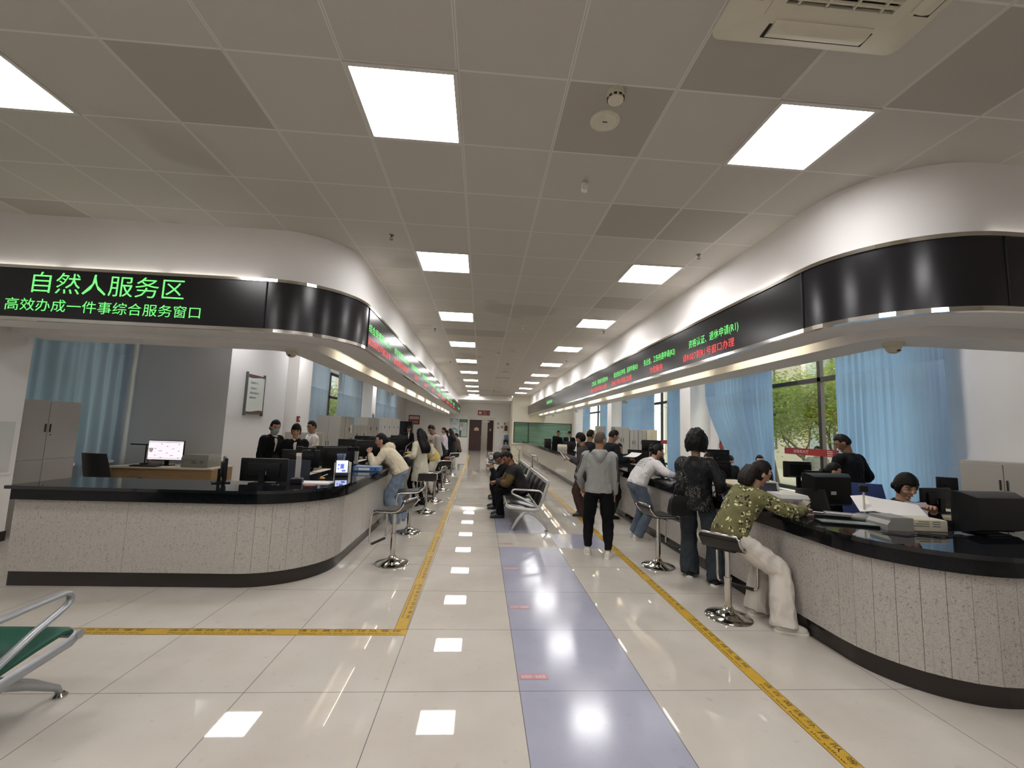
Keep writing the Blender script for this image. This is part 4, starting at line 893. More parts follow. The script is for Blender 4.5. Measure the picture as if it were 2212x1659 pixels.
def pt(q, body, a, z, w, h, m, dy=.016): text('lettering', body, w, h, m, frame((a, -dy, z), (1, 0, 0), (0, 0, 1)), q)
PB = mat('poster_blue', '9db6c4', .5); PLB = mat('poster_pale', 'd5dcdf', .5); GRN = mat('board_green', '2c6b45', .5); REDS = mat('sign_red', '8d2f2b', .5); DKP = mat('poster_ink', '3b4a4c', .6)
q = panel('poster', 'pale blue poster with a green plant, left of the green notice board', -2.34, -1.72, 1.30, 2.30, PB); q.children
MB().lathe([(0, 0), (.29, 0), (.29, .002), (0, .002)], n=32).build('oval', PLB, q, T=M.Translation((0, -.0125, .5)) @ M.Rotation(PI / 2, 4, 'X') @ M.Diagonal((1, 1.6, 1, 1)))
pt(q, '节约用水', -.2, .72, .4, .08, DKP, .018); pt(q, '从我做起', -.2, .58, .4, .08, DKP, .018)
b = MB()
for k in range(5): b.prism([(-.03, 0), (.03, 0), (.0, .26 - .05 * abs(k - 2))], 0, .003, frame((-.16 + .07 * k, -.02, .2), (1, 0, 0), (.12 * (k - 2), 0, 1)))
b.build('leaves', GRN, q); pb(q, .1, .2, .17, .23, REDS, 'pot', .019)
q = panel('notice_board', 'green framed notice board with white sheets beside the brown door', -1.66, -1.06, .97, 2.28, GRN, 'notice board'); pb(q, -.26, .26, .06, 1.08, PLB, 'sheet'); pt(q, '办事公开栏', -.19, 1.16, .38, .07, WT)
for k in range(9): pb(q, -.1 + .0, .22, .14 + .1 * k, .19 + .1 * k, mat('print_grey', 'a9a9a6', .6), 'text_block', .0155)
for k in range(3): pb(q, -.22, -.04, .78 + .1 * k, .82 + .1 * k, REDS, 'heading', .0165)
pb(q, -.26, -.12, .06, .5, mat('board_teal', '2f7d76', .5), 'side_strip', .0165); pb(q, -.24, -.14, .12, .22, mat('board_orange', 'a5583a', .5), 'side_mark', .018)
q = panel('door_sign', 'red restroom direction sign above the brown door', -.33, .53, 2.62, 2.98, REDS, 'sign'); pb(q, -.36, -.16, .08, .28, WT, 'emblem'); pt(q, '档案室', -.08, .2, .3, .1, WT); pt(q, '卫生间', -.08, .05, .3, .1, WT); pt(q, '↑', .29, .08, .06, .2, WT)
q = panel('red_sign', 'red and white sign on the grey end wall behind the left office staff', -5.36, -4.55, 1.78, 2.45, REDS, 'sign'); pb(q, -.34, .34, .38, .58, WT, 'white_field'); pt(q, '综合服务窗口', -.3, .42, .6, .12, REDS, .0165); pt(q, '请出示证件', -.3, .1, .6, .16, WT)
q = panel('poster', 'cream poster with a brown basket print hung on the wall right of the brown door', 1.58, 2.0, 1.38, 2.2, mat('poster_cream', 'd3cbb4', .5)); pb(q, -.12, .12, .15, .5, mat('basket_brown', '5f3527', .6), 'basket'); pb(q, -.09, .09, .5, .56, GRN, 'greens', .016); pb(q, -.15, -.03, .62, .72, REDS, 'title', .016)
ng = 'small white notices right of the brown door'
for x, z, w_, lb in ((1.08, 1.95, .24, 'white notice with a dark triangle, top of the small group right of the door'), (1.06, 1.66, .3, 'white notice with black figures below the triangle notice'), (1.38, 1.68, .2, 'white notice with a dark block beside the figures notice')):
    q = panel('wall_notice', lb, x, x + w_, z, z + .24, WT, 'notice', g=ng)
    if 'triangle' in lb: MB().prism([(-.06, .05), (.06, .05), (0, .17)], 0, .002, frame((0, -.013, 0), (1, 0, 0), (0, 0, 1))).build('triangle', DKP, q)
    elif 'figures' in lb: pb(q, -.09, -.04, .05, .2, DKP); pb(q, .02, .07, .05, .2, DKP)
    else: pb(q, -.07, .07, .08, .2, DKP)
BRN = mat('brown_door', '3a2220', .45, var=.15, vscale=3, stretch=(6, 6, .6))
q = thing('door_1', None, None, (DX0, YE + .02, 0)); q['kind'] = 'structure'; MB().bb(0, .9, 0, .05, .01, DZ - .01).build('door_leaf', BRN, q); MB().bb(.36, .70, -.006, 0, 1.48, 1.66).bb(.43, .63, -.006, 0, 1.66, 1.72).build('door_plate', mat('plate_pale_red', 'c9a89a', .5), q); MB().cyl((.84, -.05, 1.0), (.84, 0, 1.0), .02).build('door_handle', STEEL, q)
q = thing('door_2', None, None, (DX1 - .02, YE + .05, 0), R_(118)); q['kind'] = 'structure'; MB().bb(0, .86, -.05, 0, .01, DZ - .01).build('door_leaf', BRN, q); MB().bb(.3, .55, 0, .006, 1.48, 1.66).build('door_plate', mat('plate_pale_red', 'c9a89a', .5), q); MB().cyl((.8, 0, 1.0), (.8, .06, 1.0), .02).build('door_handle', STEEL, q)
q = thing('exit_light', 'small white light box hanging inside the open brown doorway', 'sign', (.3, YE + .15, 2.12)); MB().bb(-.25, .25, -.03, .03, 0, .09, .008).build('box', mat('pale_box', 'd6d6d2', .4), q)
q = thing('water_dispenser', 'black water dispenser with a blue bottle against the end wall', 'water dispenser', (1.79, 31.75, 0)); MB().bb(-.16, .16, -.16, .16, 0, .88, .02).build('cabinet', MON, q); MB().lathe([(0, .88), (.06, .88), (.06, .92), (.14, .97), (.14, 1.2), (.12, 1.24), (0, 1.25)], n=20).build('bottle', mat('water_blue', '6f97bb', .12, trans=.3), q, 40); MB().bb(-.08, .08, -.18, -.16, .55, .72).build('taps', GRYP, q)
q = thing('window_7', None, None, (0, 0, 0)); q['kind'] = 'structure'
f = MB()
for x in (GX0 + .03, 3.1, GX1 - .03): f.bb(x - .03, x + .03, YB + .05, YB + .12, GZ0, GZ1)
for z in (GZ0 + .02, GZ1 - .02): f.bb(GX0, GX1, YB + .05, YB + .12, z - .02, z + .02)
f.build('window_frame', mat('green_dark_frame', '25332e', .4), q); MB().bb(GX0, GX1, YB + .08, YB + .09, GZ0, GZ1).build('window_pane', GREENG, q)
q = thing('window_blind', 'pale horizontal blind behind the green glass of the booth', 'blind', (0, 0, 0)); b = MB()
for k in range(13): b.box(((GX0 + GX1) / 2, YB + .35, GZ0 + .06 + k * .108), (GX1 - GX0, .07, .05), M.Rotation(R_(60), 4, 'X'))
b.build('slats', mat('blind_slat', 'cfd6cc', .5), q); MB().bb(GX0, GX1, YB + .32, YB + .38, GZ1, GZ1 + .06).build('headrail', WH, q)
for x in (GX0 + .3, GX1 - .3, (GX0 + GX1) / 2): MB().bb(x - .004, x + .004, YB + .346, YB + .354, GZ0, GZ1).build('cord', WT, q)
q = thing('electrical_panel', 'flush white panel cover on the left wall, cut off by the photo edge', 'panel', (-5.95, 5.55, 1.2)); MB().bb(.001, .012, -.55, .44, -.38, .33, .006).build('frame', WH, q); MB().bb(.012, .016, -.51, .40, -.34, .29).build('cover', mat('panel_cover', 'cfcfcd', .5), q)
q = thing('fire_alarm', 'small red fire alarm box on the white pillar behind the man in the white shirt', 'fire alarm', (-5.0, 12.1, 1.7)); MB().bb(0, .05, -.06, .06, -.08, .08, .008).build('box', mat('alarm_red', '7d2220', .4), q); MB().cyl((.05, 0, 0), (.056, 0, 0), .03).build('button', WT, q)
q = thing('pillar_banner', 'narrow blue and white banner on the third left pillar', 'poster', (-4.998, 20.2, 1.2)); MB().bb(0, .006, -.26, .26, 0, 1.0).build('sheet', WT, q); MB().bb(.0065, .008, -.18, .18, .3, .92).build('blue_print', mat('print_blue', '4a5a93', .5), q); MB().bb(.0065, .008, -.15, .15, .05, .2).build('dark_print', DKP, q)
q = thing('dark_cupboard', 'tall dark cupboard standing at the far end of the left office', 'cupboard', (-5.1, 29.5, 0)); MB().bb(-.45, .45, -.3, .3, 0, 1.95, .01).build('body', MON, q)
for s in (-1, 1): o = MB().bb(s * .01, s * .44, -.32, -.3, .05, 1.9).build('door', MON, q); MB().bb(s * .04, s * .06, -.335, -.32, .9, 1.1).build('handle', STEEL, o)
# ================================================================ people
SK = {}
def skin(c): return mat('skin_' + c, c, .55, spec=.3)
HAIRB = mat('black_hair', '0b0908', .55, spec=.22, var=.3, vscale=60, stretch=(1, 1, .15), bump=.15, bscale=160); HAIRBR = mat('dark_brown_hair', '170f0b', .55, spec=.22, var=.3, vscale=60, stretch=(1, 1, .15), bump=.15, bscale=160); HAIRG = mat('cropped_hair', '4a3c30', .7, var=.15, vscale=90)
def finish(b, vox, name, m, parent, smooth=2, fold=0, ffreq=9, T=None, noise_amp=0):
    """one continuous surface from overlapping closed shapes"""
    bmesh.ops.recalc_face_normals(b.bm, faces=b.bm.faces)
    me = bpy.data.meshes.new('tmp'); b.bm.to_mesh(me); b.bm.free()
    o = bpy.data.objects.new('tmp', me); COL.objects.link(o)
    r = o.modifiers.new('r', 'REMESH'); r.mode = 'VOXEL'; r.voxel_size = vox
    if smooth: s = o.modifiers.new('s', 'SMOOTH'); s.iterations = smooth; s.factor = .5
    res = bpy.data.meshes.new_from_object(o.evaluated_get(bpy.context.evaluated_depsgraph_get()))
    bpy.data.objects.remove(o); bpy.data.meshes.remove(me); res.name = name; res.materials.clear()
    if fold:
        ns = [v.normal.copy() for v in res.vertices]
        for v, n in zip(res.vertices, ns):
            c = v.co
            k = noise.noise(V((c.x * ffreq, c.y * ffreq, c.z * ffreq * .55))) + .5 * noise.noise(V((c.x * ffreq * 2.3 + 5, c.y * ffreq * 2.3, c.z * ffreq * 1.6)))
            k = -abs(k) + .25
            v.co = c + n * fold * k
    ob = link(name, res, m, parent, True)
    return ob
def catmull(P, n=4):
    out = []
    for i in range(len(P) - 1):
        a, b, c, d = P[max(i - 1, 0)], P[i], P[i + 1], P[min(i + 2, len(P) - 1)]
        for k in range(n):
            t = k / n; out.append([.5 * (2 * b[j] + (c[j] - a[j]) * t + (2 * a[j] - 5 * b[j] + 4 * c[j] - d[j]) * t * t + (3 * b[j] - a[j] - 3 * c[j] + d[j]) * t ** 3) for j in range(len(b))])
    out.append(list(P[-1])); return out
def limb(b, pts, rad, n=12):
    q = catmull([(*p, r) for p, r in zip(pts, rad)], 5)
    b.tube([p[:3] for p in q], [max(p[3], .004) for p in q], n)
def ik(a, t, l1, l2, pole):
    a, t = V(a), V(t); d = t - a; L = d.length
    if L > (l1 + l2) * .995: t = a + d * ((l1 + l2) * .995 / L); d = t - a; L = d.length
    L = max(L, abs(l1 - l2) * 1.05 + 1e-3)
    u = d.normalized(); p = V(pole); p = (p - u * p.dot(u))
    p = p.normalized() if p.length > 1e-4 else u.orthogonal().normalized()
    c = (l1 * l1 + L * L - l2 * l2) / (2 * L); h = math.sqrt(max(l1 * l1 - c * c, 0))
    return a + u * c + p * h, t
def skull(d, s, k=1.0):
    """direction in head space -> point on the head surface"""
    x, y, z = d
    px, py, pz = x * .074, y * .093, z * .115
    if z < 0: f = 1 - .30 * (-z) ** 1.6; px *= f; py *= (1 - .12 * (-z)) if y > 0 else (1 - .28 * (-z) ** 1.3)
    if y > 0: py *= .95; py += .006 * max(0, -z) * (1 - abs(x))
    if y < 0 and z > -.2: py *= 1.05
    return V((px, py, pz)) * s * k
def grid_dirs(nu, nv):
    for j in range(nv + 1):
        th = -PI / 2 + PI * j / nv
        yield [V((math.cos(th) * math.sin(2 * PI * i / nu), math.cos(th) * math.cos(2 * PI * i / nu), math.sin(th))) for i in range(nu)]
def hand(b, W, d, n, s, curl, side, grip=0):
    """palm, four fingers and a thumb; d along the forearm, n out of the back of the hand"""
    d = V(d).normalized(); n = (V(n) - d * V(n).dot(d)).normalized(); l = d.cross(n).normalized() * side   # l points to the thumb side
    def R(p, w, t): return [p + l * w * math.cos(a) + n * t * math.sin(a) for a in [2 * PI * k / 10 for k in range(10)]]
    b.rings([R(W - d * .02 * s, .022 * s, .017 * s), R(W + d * .01 * s, .026 * s, .016 * s), R(W + d * .05 * s, .040 * s, .015 * s), R(W + d * .085 * s, .041 * s, .012 * s)])
    for k, (o, L) in enumerate(((.031, .068), (.0105, .078), (-.0105, .073), (-.031, .057))):
        p = W + d * (.08 - .004 * abs(k - 1)) * s + l * o * s; q = [p]; a = 0; dd = d + l * o * 1.2
        dd.normalize()
        for seg, f in enumerate((.42, .32, .26)):
            a += R_(curl * (1 + .12 * k) * (.8, 1.1, .8)[seg]); q.append(q[-1] + (dd * math.cos(a) - n * math.sin(a)) * L * f * s)
        b.tube(q, [.0092 * s, .0086 * s, .0078 * s, .0066 * s], 8)
    p = W + d * .022 * s + l * .024 * s; dirs = [(d * .72 + l * .75 - n * .25), (d * .9 + l * .35 - n * .45), (d * .95 + l * .05 - n * .5)]
    q = [p]
    for L, v in zip((.035, .03, .024), dirs): q.append(q[-1] + v.normalized() * L * s)
    b.tube(q, [.013 * s, .0105 * s, .0092 * s, .0075 * s], 8)

def person(label, pel, rz, H=1.62, male=False, lean=3, side=0, turn=0, head=(0, 5), lh=None, rh=None, feet=None, detail=1, sk='b08a72', hair='short', hairm=None, top='jacket', topm=None, shirt=None, legs='straight', legm=None, shoem=None, soles=None, bulk=1.0, hem=-.06, curl=35, lel=None, rel=None, glasses=False, mask=False, sleeve=1.0, hood=False, knees=None, hatm=None, extra=None, footyaw=0, group=None):
    """pel: pelvis in the world; hands and feet in the world; faces rz (0 = away from the camera)"""
    s = H / 1.65; wf = 1.05 if male else 1.0
    T = M.Translation((pel[0], pel[1], 0)) @ M.Rotation(rz, 4, 'Z'); Ti = T.inverted(); Lc = lambda p: Ti @ V(p)
    P = V((0, 0, pel[2]))
    up = (M.Rotation(R_(-lean), 3, 'X') @ M.Rotation(R_(side), 3, 'Y') @ V((0, 0, 1))).normalized()
    up_lo = (up + V((0, 0, .9))).normalized() if lean > 12 else up       # the lower back stays more upright
    Sp = lambda t: P + (up_lo * min(t, .12) + up * max(0, t - .12)) * s
    tw = M.Rotation(R_(turn), 3, 'Z'); lat0 = V((1, 0, 0)); lat1 = (tw @ lat0); lat1 = (lat1 - up * lat1.dot(up)).normalized()
    fw1 = up.cross(lat1).normalized(); fw0 = V((0, 1, 0))
    if lean > 12: fw0 = up_lo.cross(lat0).normalized()
    def ax(t):
        k = min(1, max(0, t / .3)); l = (lat0 * (1 - k) + lat1 * k).normalized(); f = (fw0 * (1 - k) + fw1 * k).normalized(); return l, f
    def tring(t, wx, wy, off=0, n=20):
        l, f = ax(t); c = Sp(t) + f * off * s
        return [c + l * (math.copysign(abs(math.cos(a)) ** .85, math.cos(a)) * wx * s * wf) + f * (math.copysign(abs(math.sin(a)) ** .85, math.sin(a)) * wy * s * (1 + (wf - 1) * .6)) for a in [2 * PI * k / n for k in range(n)]]
    # ---- joints
    hips = {q: P + V((q * .086 * s, 0, -.045 * s)) for q in (-1, 1)}
    shw = (.178 if male else .158) * s
    sh = {q: Sp(.405) + ax(.43)[0] * q * shw for q in (-1, 1)}
    nb = Sp(.475); hd = M.Rotation(R_(head[0]), 3, 'Z') @ M.Rotation(R_(-head[1]), 3, 'X')
    if len(head) > 2: hd = M.Rotation(R_(head[0]), 3, 'Z') @ M.Rotation(R_(-head[1]), 3, 'X') @ M.Rotation(R_(head[2]), 3, 'Y')
    nu = (up * .55 + hd @ V((0, 0, 1)) * .6 + V((0, 0, .35))).normalized()
    hc = nb + nu * .075 * s + (hd @ V((0, .012, .085))) * s
    arms = {}
    for q, tgt, pol in ((-1, lh, lel), (1, rh, rel)):
        tg = Lc(tgt) if tgt else sh[q] + V((q * .045, .05, -.505)) * s
        po = (M.Rotation(-rz, 3, 'Z') @ V(pol)) if pol else V((q * .55, -.55, -.7))
        e, w_ = ik(sh[q], tg, .275 * s, .24 * s, po); arms[q] = (e, w_)
    legsJ = {}
    if feet is None: feet = ((-.1, .03), (.1, -.02)); fl = {-1: V((-.1 * s, .03, .075)), 1: V((.1 * s, -.02, .075))}; fy = {-1: 8, 1: -8}
    else:
        fl = {}; fy = {}
        for q, f in zip((-1, 1), feet):
            p = Lc((f[0], f[1], 0)); fl[q] = V((p.x, p.y, .075 + (f[3] if len(f) > 3 else 0))); fy[q] = f[2] if len(f) > 2 else q * -8
    for q in (-1, 1):
        kn, an = ik(hips[q], fl[q], .425 * s, .405 * s, V(knees[0 if q < 0 else 1]) if knees else V((q * .12, 1, .1))); legsJ[q] = (kn, an)
    vb = (.0085, .0062, .0046)[detail] if detail < 3 else .004
    # ---- body, one surface
    b = MB()
    b.rings([tring(t, wx, wy) for t, wx, wy in ((-.09, .09, .07), (-.04, .125, .088), (.05, .128, .09), (.17, .112, .082), (.32, .135, .095), (.41, .12, .078), (.455, .065, .058), (.48, .05, .05))])
    limb(b, [Sp(.44), nb + nu * .03 * s, hc - hd @ V((0, .02, .03)) * s], [.055 * s * wf, .051 * s * wf, .052 * s], 14)
    b.rings([[hc + hd @ skull(d, s) for d in row] for row in list(grid_dirs(28, 18))[1:-1]])
    nose = [(0, .079, .02), (0, .0875, -.008), (0, .0935, -.026), (0, .081, -.034)]
    limb(b, [hc + hd @ (V(p) * s) for p in nose], [.007 * s, .0088 * s, .0115 * s, .008 * s], 8)
    limb(b, [hc + hd @ (V(p) * s) for p in ((-.018, .069, -.063), (0, .0755, -.061), (.018, .069, -.063))], [.006 * s, .008 * s, .006 * s], 8)
    b.sph(hc + hd @ V((0, .053, -.095)) * s, .020 * s, (1.2, .9, .8), 10)
    for q in (-1, 1):
        b.sph(hc + hd @ V((q * .073, -.006, -.008)) * s, .03 * s, (.35, .75, 1.05), 10, hd); b.sph(hc + hd @ V((q * .033, .058, -.03)) * s, .024 * s, (1, .85, .85), 10)
        limb(b, [hc + hd @ (V(p) * s) for p in ((q * .012, .080, .03), (q * .034, .0775, .033), (q * .056, .063, .026))], [.006 * s, .0075 * s, .006 * s], 8)
        e, w_ = arms[q]
        limb(b, [sh[q] - ax(.43)[0] * q * .05 * s, sh[q], (sh[q] * .5 + e * .5), e, e * .5 + w_ * .5, w_], [.045 * s, .047 * s, .043 * s * wf, .036 * s, .034 * s * wf, .025 * s])
        d = (w_ - e).normalized(); nrm = V((0, 0, 1)) if abs(d.z) < .75 else (ax(.4)[0] * q)
        hand(b, w_, d, nrm, s * (1.05 if male else .97), curl, -q if abs(d.z) < .75 else (q if False else -q))
        kn, an = legsJ[q]
        limb(b, [hips[q] + V((0, 0, .04)), hips[q] * .8 + kn * .2, kn, kn * .55 + an * .45, an, an - V((0, 0, .04))], [.07 * s, .074 * s, .048 * s, .047 * s, .031 * s, .03 * s])
        f = M.Rotation(R_(fy[q]), 3, 'Z') @ V((0, 1, 0)); limb(b, [an - V((0, 0, .035)) - f * .03, an - V((0, 0, .045)) + f * .1 * s], [.03 * s, .025 * s])
    body = finish(b, vb, 'person', skin(sk), None, 2 if detail > 1 else 1)
    body.matrix_world = T; tag(body, label, 'person', group)
    # ---- face details
    if detail > 0:
        o = MB(); w_ = MB(); br = MB(); lp = MB()
        for q in (-1, 1):
            c = hc + hd @ V((q * .032, .0772, .006)) * s
            w_.sph(c, .0115 * s, (1.25, .55, .5), 10, hd); o.sph(c + hd @ V((0, .0045, 0)) * s, .0065 * s, (1, .7, .85), 8, hd)
            limb(o, [c + hd @ (V(p) * s) for p in ((-.015, .002, -.001), (0, .0065, .007), (.015, .002, .001))], [.0014 * s, .002 * s, .0014 * s], 6)
            limb(br, [hc + hd @ (V(p) * s) for p in ((q * .014, .0862, .028), (q * .034, .0845, .034), (q * .055, .0688, .027))], [.003 * s, .0035 * s, .002 * s], 6)
        limb(lp, [hc + hd @ (V(p) * s) for p in ((-.020, .0735, -.0655), (-.008, .0815, -.0615), (0, .0822, -.0622), (.008, .0815, -.0615), (.020, .0735, -.0655))], [.0018 * s, .0038 * s, .0036 * s, .0038 * s, .0018 * s], 8)
        ey = w_.build('eyes', mat('eye_white', 'b9b0a8', .3), body, True); o.build('pupils', mat('pupil', '120d0b', .3), ey, True); br.build('eyebrows', HAIRB, body, True); lp.build('lips', mat('lips', '8d5a50', .5), body, True)
    # ---- hair
    hm = hairm or HAIRB
    if hatm or hair:
        b = MB(); rows = []; th = {'buzz': 1.025, 'curly': 1.75, 'bowl': 1.16, 'bangs': 1.15, 'cap': 1.09}.get(hair, 1.10)
        for row in grid_dirs(56, 36):
            r_ = []
            for d in row:
                az = abs(math.degrees(math.atan2(d.x, d.y))); z = d.z; face = False
                hl = {'bangs': .30, 'bowl': .22, 'short': .52, 'buzz': .55, 'curly': .5, 'cap': .34}.get(hair, .55) + .07 * noise.noise(V((d.x * 6, 3, 0)))
                am = {'bowl': 62, 'bangs': 60}.get(hair, 66)
                if z < hl and az < am + (0 if z > 0 else 14): face = True
                if hair in ('short', 'buzz', 'cap', 'pony', 'bun') and az < 108 and -.6 < z < .1: face = True
                low = {'short': -.42, 'buzz': -.38, 'bowl': -.5, 'curly': -.5, 'cap': -.35, 'bangs': -.62}.get(hair, -.6)
                if z < low: face = True
                k = th + .02 * noise.noise(d * 4) + (.16 * noise.noise(d * 5) + .05 * noise.noise(d * 14) if hair == 'curly' else .03 * noise.noise(V((math.atan2(d.x, d.y) * 7, d.z * 2.2, 7))))
                if face: k = .86
                pt = skull(d, s, k)
                if not face and d.z > .4: pt.z += .006 * s
                r_.append(hc + hd @ pt)
            rows.append(r_)
        b.rings(rows[1:-1])
        back = lambda *p: hc + hd @ (V(p) * s)
        if hair == 'bun': b.sph(back(0, -.115, -.01), .042 * s, (1.1, .9, 1), 14)
        if hair == 'lowbun': b.sph(back(0, -.1, -.06), .045 * s, (1.2, .9, 1), 14)
        if hair == 'pony': limb(b, [back(0, -.095, -.015), back(0, -.135, -.03), nb - fw1 * .10 * s + V((0, 0, .04)), nb - fw1 * .115 * s - up * .08 * s], [.03 * s, .036 * s, .04 * s, .02 * s])
        if hair == 'loose':  # gathered low, hanging over the collar
            for q in (-1, 0, 1): limb(b, [back(q * .05, -.08, .03), back(q * .052, -.10, -.05), nb - fw1 * .085 * s + ax(.4)[0] * q * .05 * s + V((0, 0, .03)), nb - fw1 * .105 * s + ax(.4)[0] * q * .045 * s - up * .02 * s], [.045 * s, .05 * s, .046 * s, .022 * s])
        if hair == 'long':
            for q in (-1.1, -.6, 0, .6, 1.1): limb(b, [back(q * .055, -.06 + .02 * abs(q), .05), back(q * .068, -.075, -.05), nb - fw1 * (.10 - .03 * abs(q)) * s + ax(.4)[0] * q * .09 * s, Sp(.34) - fw1 * .135 * s + ax(.4)[0] * q * .105 * s, Sp(.22) - fw1 * .14 * s + ax(.3)[0] * q * .10 * s], [.035 * s, .048 * s, .046 * s, .045 * s, .018 * s])
        if hair == 'bangs':
            for q in (-1, 1): limb(b, [back(q * .064, .046, .05), back(q * .073, .032, .0), back(q * .069, .026, -.055)], [.012 * s, .010 * s, .004 * s])
            b.sph(back(0, -.1, -.045), .045 * s, (1.2, .8, 1), 14)
        if hatm:
            bb_ = MB(); bb_.rings([[hc + hd @ (skull(d, s, 1.14) + V((0, 0, .008))) for d in row] for row in list(grid_dirs(28, 18))[10:-1]])
            bb_.rings([[hc + hd @ (V((x, y, z)) * s) for x, y in ((-.07, .06), (-.05, .13), (0, .15), (.05, .13), (.07, .06))] for z in (.045, .055)]); bb_.build('cap', hatm, body, True)
        if hair in ('buzz',): b.build('hair', hm, body, True)
        else: finish(b, .006 if detail > 1 else .009, 'hair', hm, body, 1, .004, 40)
    # ---- trousers
    lm = legm or mat('dark_trousers', '191a1d', .8)
    ki, cu, dz = {'slim': (.062, .046, .085), 'straight': (.076, .070, .06), 'wide': (.088, .105, .035), 'jogger': (.082, .056, .10), 'tights': (.058, .042, .085)}[legs]
    b = MB(); hw = .155 * bulk if legs != 'slim' else .15
    b.rings([tring(t, wx * hw / .155, wy) for t, wx, wy in ((.10, .128, .10), (.05, .142, .108), (-.02, .158, .122), (-.07, .150, .118), (-.11, .09, .085))])
    for q in (-1, 1):
        kn, an = legsJ[q]; hp = hips[q] + V((q * .006, 0, .03)); end = an - V((0, 0, .075 - dz))
        limb(b, [hp, hp * .75 + kn * .25, hp * .3 + kn * .7, kn, kn * .5 + an * .5, end + (kn - an).normalized() * .05, end], [.088 * s * wf, .094 * s * wf, (ki + .012) * s, ki * s, (ki * .45 + cu * .55) * s, cu * s, cu * s * (1.0 if legs != 'jogger' else .85)], 14)
    tr = finish(b, (.016, .011, .008)[min(detail, 2)], 'trousers', lm, body, 2, .022 if legs != 'tights' else .004, 8)
    # ---- top
    tm = topm or mat('black_jacket', '15161a', .75)
    b = MB(); k = bulk; loose = {'coat': 1.1, 'hoodie': 1.1, 'jacket': 1.06, 'shirt': 1.0, 'sweater': 1.04, 'vest': 1.05}.get(top, 1.04) * k
    if top == 'coat': hr = [(hem, .19, .15), (-.2, .185, .145), (-.06, .175, .135)]
    else: hr = [(hem, .162, .125), (hem + .04, .165, .127)]
    hr = [h for h in hr if h[0] < .05]
    b.rings([tring(t, wx * loose, wy * loose) for t, wx, wy in hr + [(.06, .155, .12), (.17, .148, .115), (.28, .16, .12), (.36, .163, .118), (.42, .145, .098), (.455, .095, .078), (.49, .062, .06)]])
    slr = {'coat': 1.08, 'hoodie': 1.06, 'jacket': 1.0, 'shirt': .95, 'sweater': 1.02, 'vest': 1.0}.get(top, 1) * k
    if sleeve > 0:
        for q in (-1, 1):
            e, w_ = arms[q]; f = sleeve; L0 = [sh[q] - ax(.43)[0] * q * .06 * s, sh[q] + ax(.43)[0] * q * .004 * s, sh[q] * .55 + e * .45]; rr_ = [.062, .068, .062]
            if f > .6: end = e + (w_ - e) * ((f - .5) * 2 * .96); L0 += [e, e * .5 + end * .5, end - (w_ - e).normalized() * .03, end]; rr_ += [.054, .049, .043, .039]
            else: L0 += [sh[q] + (e - sh[q]) * f * 1.8]; rr_ += [.066]
            limb(b, L0, [r * s * slr * (wf if i < 3 else 1) for i, r in enumerate(rr_)], 14)
    if hood:
        for z_, r_, o_ in ((.0, .05, 0),): limb(b, [nb + fw1 * .03 * s + lat1 * -.075 * s, nb - fw1 * .055 * s + lat1 * -.07 * s + up * .0, nb - fw1 * .11 * s - up * .015 * s, nb - fw1 * .055 * s + lat1 * .07 * s, nb + fw1 * .03 * s + lat1 * .075 * s], [.025 * s, .042 * s, .058 * s, .042 * s, .025 * s]); limb(b, [nb - fw1 * .09 * s - up * .0 * s, nb - fw1 * .125 * s - up * .07 * s, nb - fw1 * .125 * s - up * .13 * s], [.07 * s, .07 * s, .03 * s])
    tp = finish(b, (.015, .010, .0075)[min(detail, 2)], {'shirt': 'shirt', 'vest': 'vest'}.get(top, top), tm, body, 2, .016, 9)
    if shirt:  # open collar with a light shirt underneath
        b = MB(); b.rings([tring(t, wx, wy, off) for t, wx, wy, off in ((.2, .008, .02, .108 * k), (.28, .016, .02, .115 * k), (.36, .026, .022, .112 * k), (.42, .040, .03, .080), (.455, .060, .052, .032), (.488, .064, .06, .008))]); finish(b, .007, 'shirt', shirt, body, 1)
    # ---- shoes
    sm = shoem or mat('black_shoe', '141414', .4); so = soles or sm
    for q in (-1, 1):
        kn, an = legsJ[q]; f = M.Rotation(R_(fy[q]), 3, 'Z') @ V((0, 1, 0)); l = V((f.y, -f.x, 0)); g0 = an - V((0, 0, an.z - (fl[q].z - .075)))
        def rr2(t, w, z0, z1): c = g0 + f * t * s; return [c + l * w * s + V((0, 0, z0)), c + l * w * .95 * s + V((0, 0, z0 + (z1 - z0) * .55)), c + l * w * .45 * s + V((0, 0, z1)), c - l * w * .45 * s + V((0, 0, z1)), c - l * w * .95 * s + V((0, 0, z0 + (z1 - z0) * .55)), c - l * w * s + V((0, 0, z0))]
        o = MB(); o.rings([rr2(t, w, .022, z) for t, w, z in ((-.075, .02, .06), (-.066, .034, .085), (-.03, .038, .10), (.02, .040, .10), (.07, .044, .08), (.12, .046, .062), (.155, .038, .052), (.178, .02, .04))]); sh_ = o.build('shoe', sm, body, 60)
        o = MB(); o.rings([rr2(t, w, 0, .026) for t, w in ((-.079, .022), (-.068, .037), (-.03, .041), (.02, .042), (.07, .047), (.125, .049), (.162, .041), (.184, .022))]); o.build('sole', so, sh_, 60)
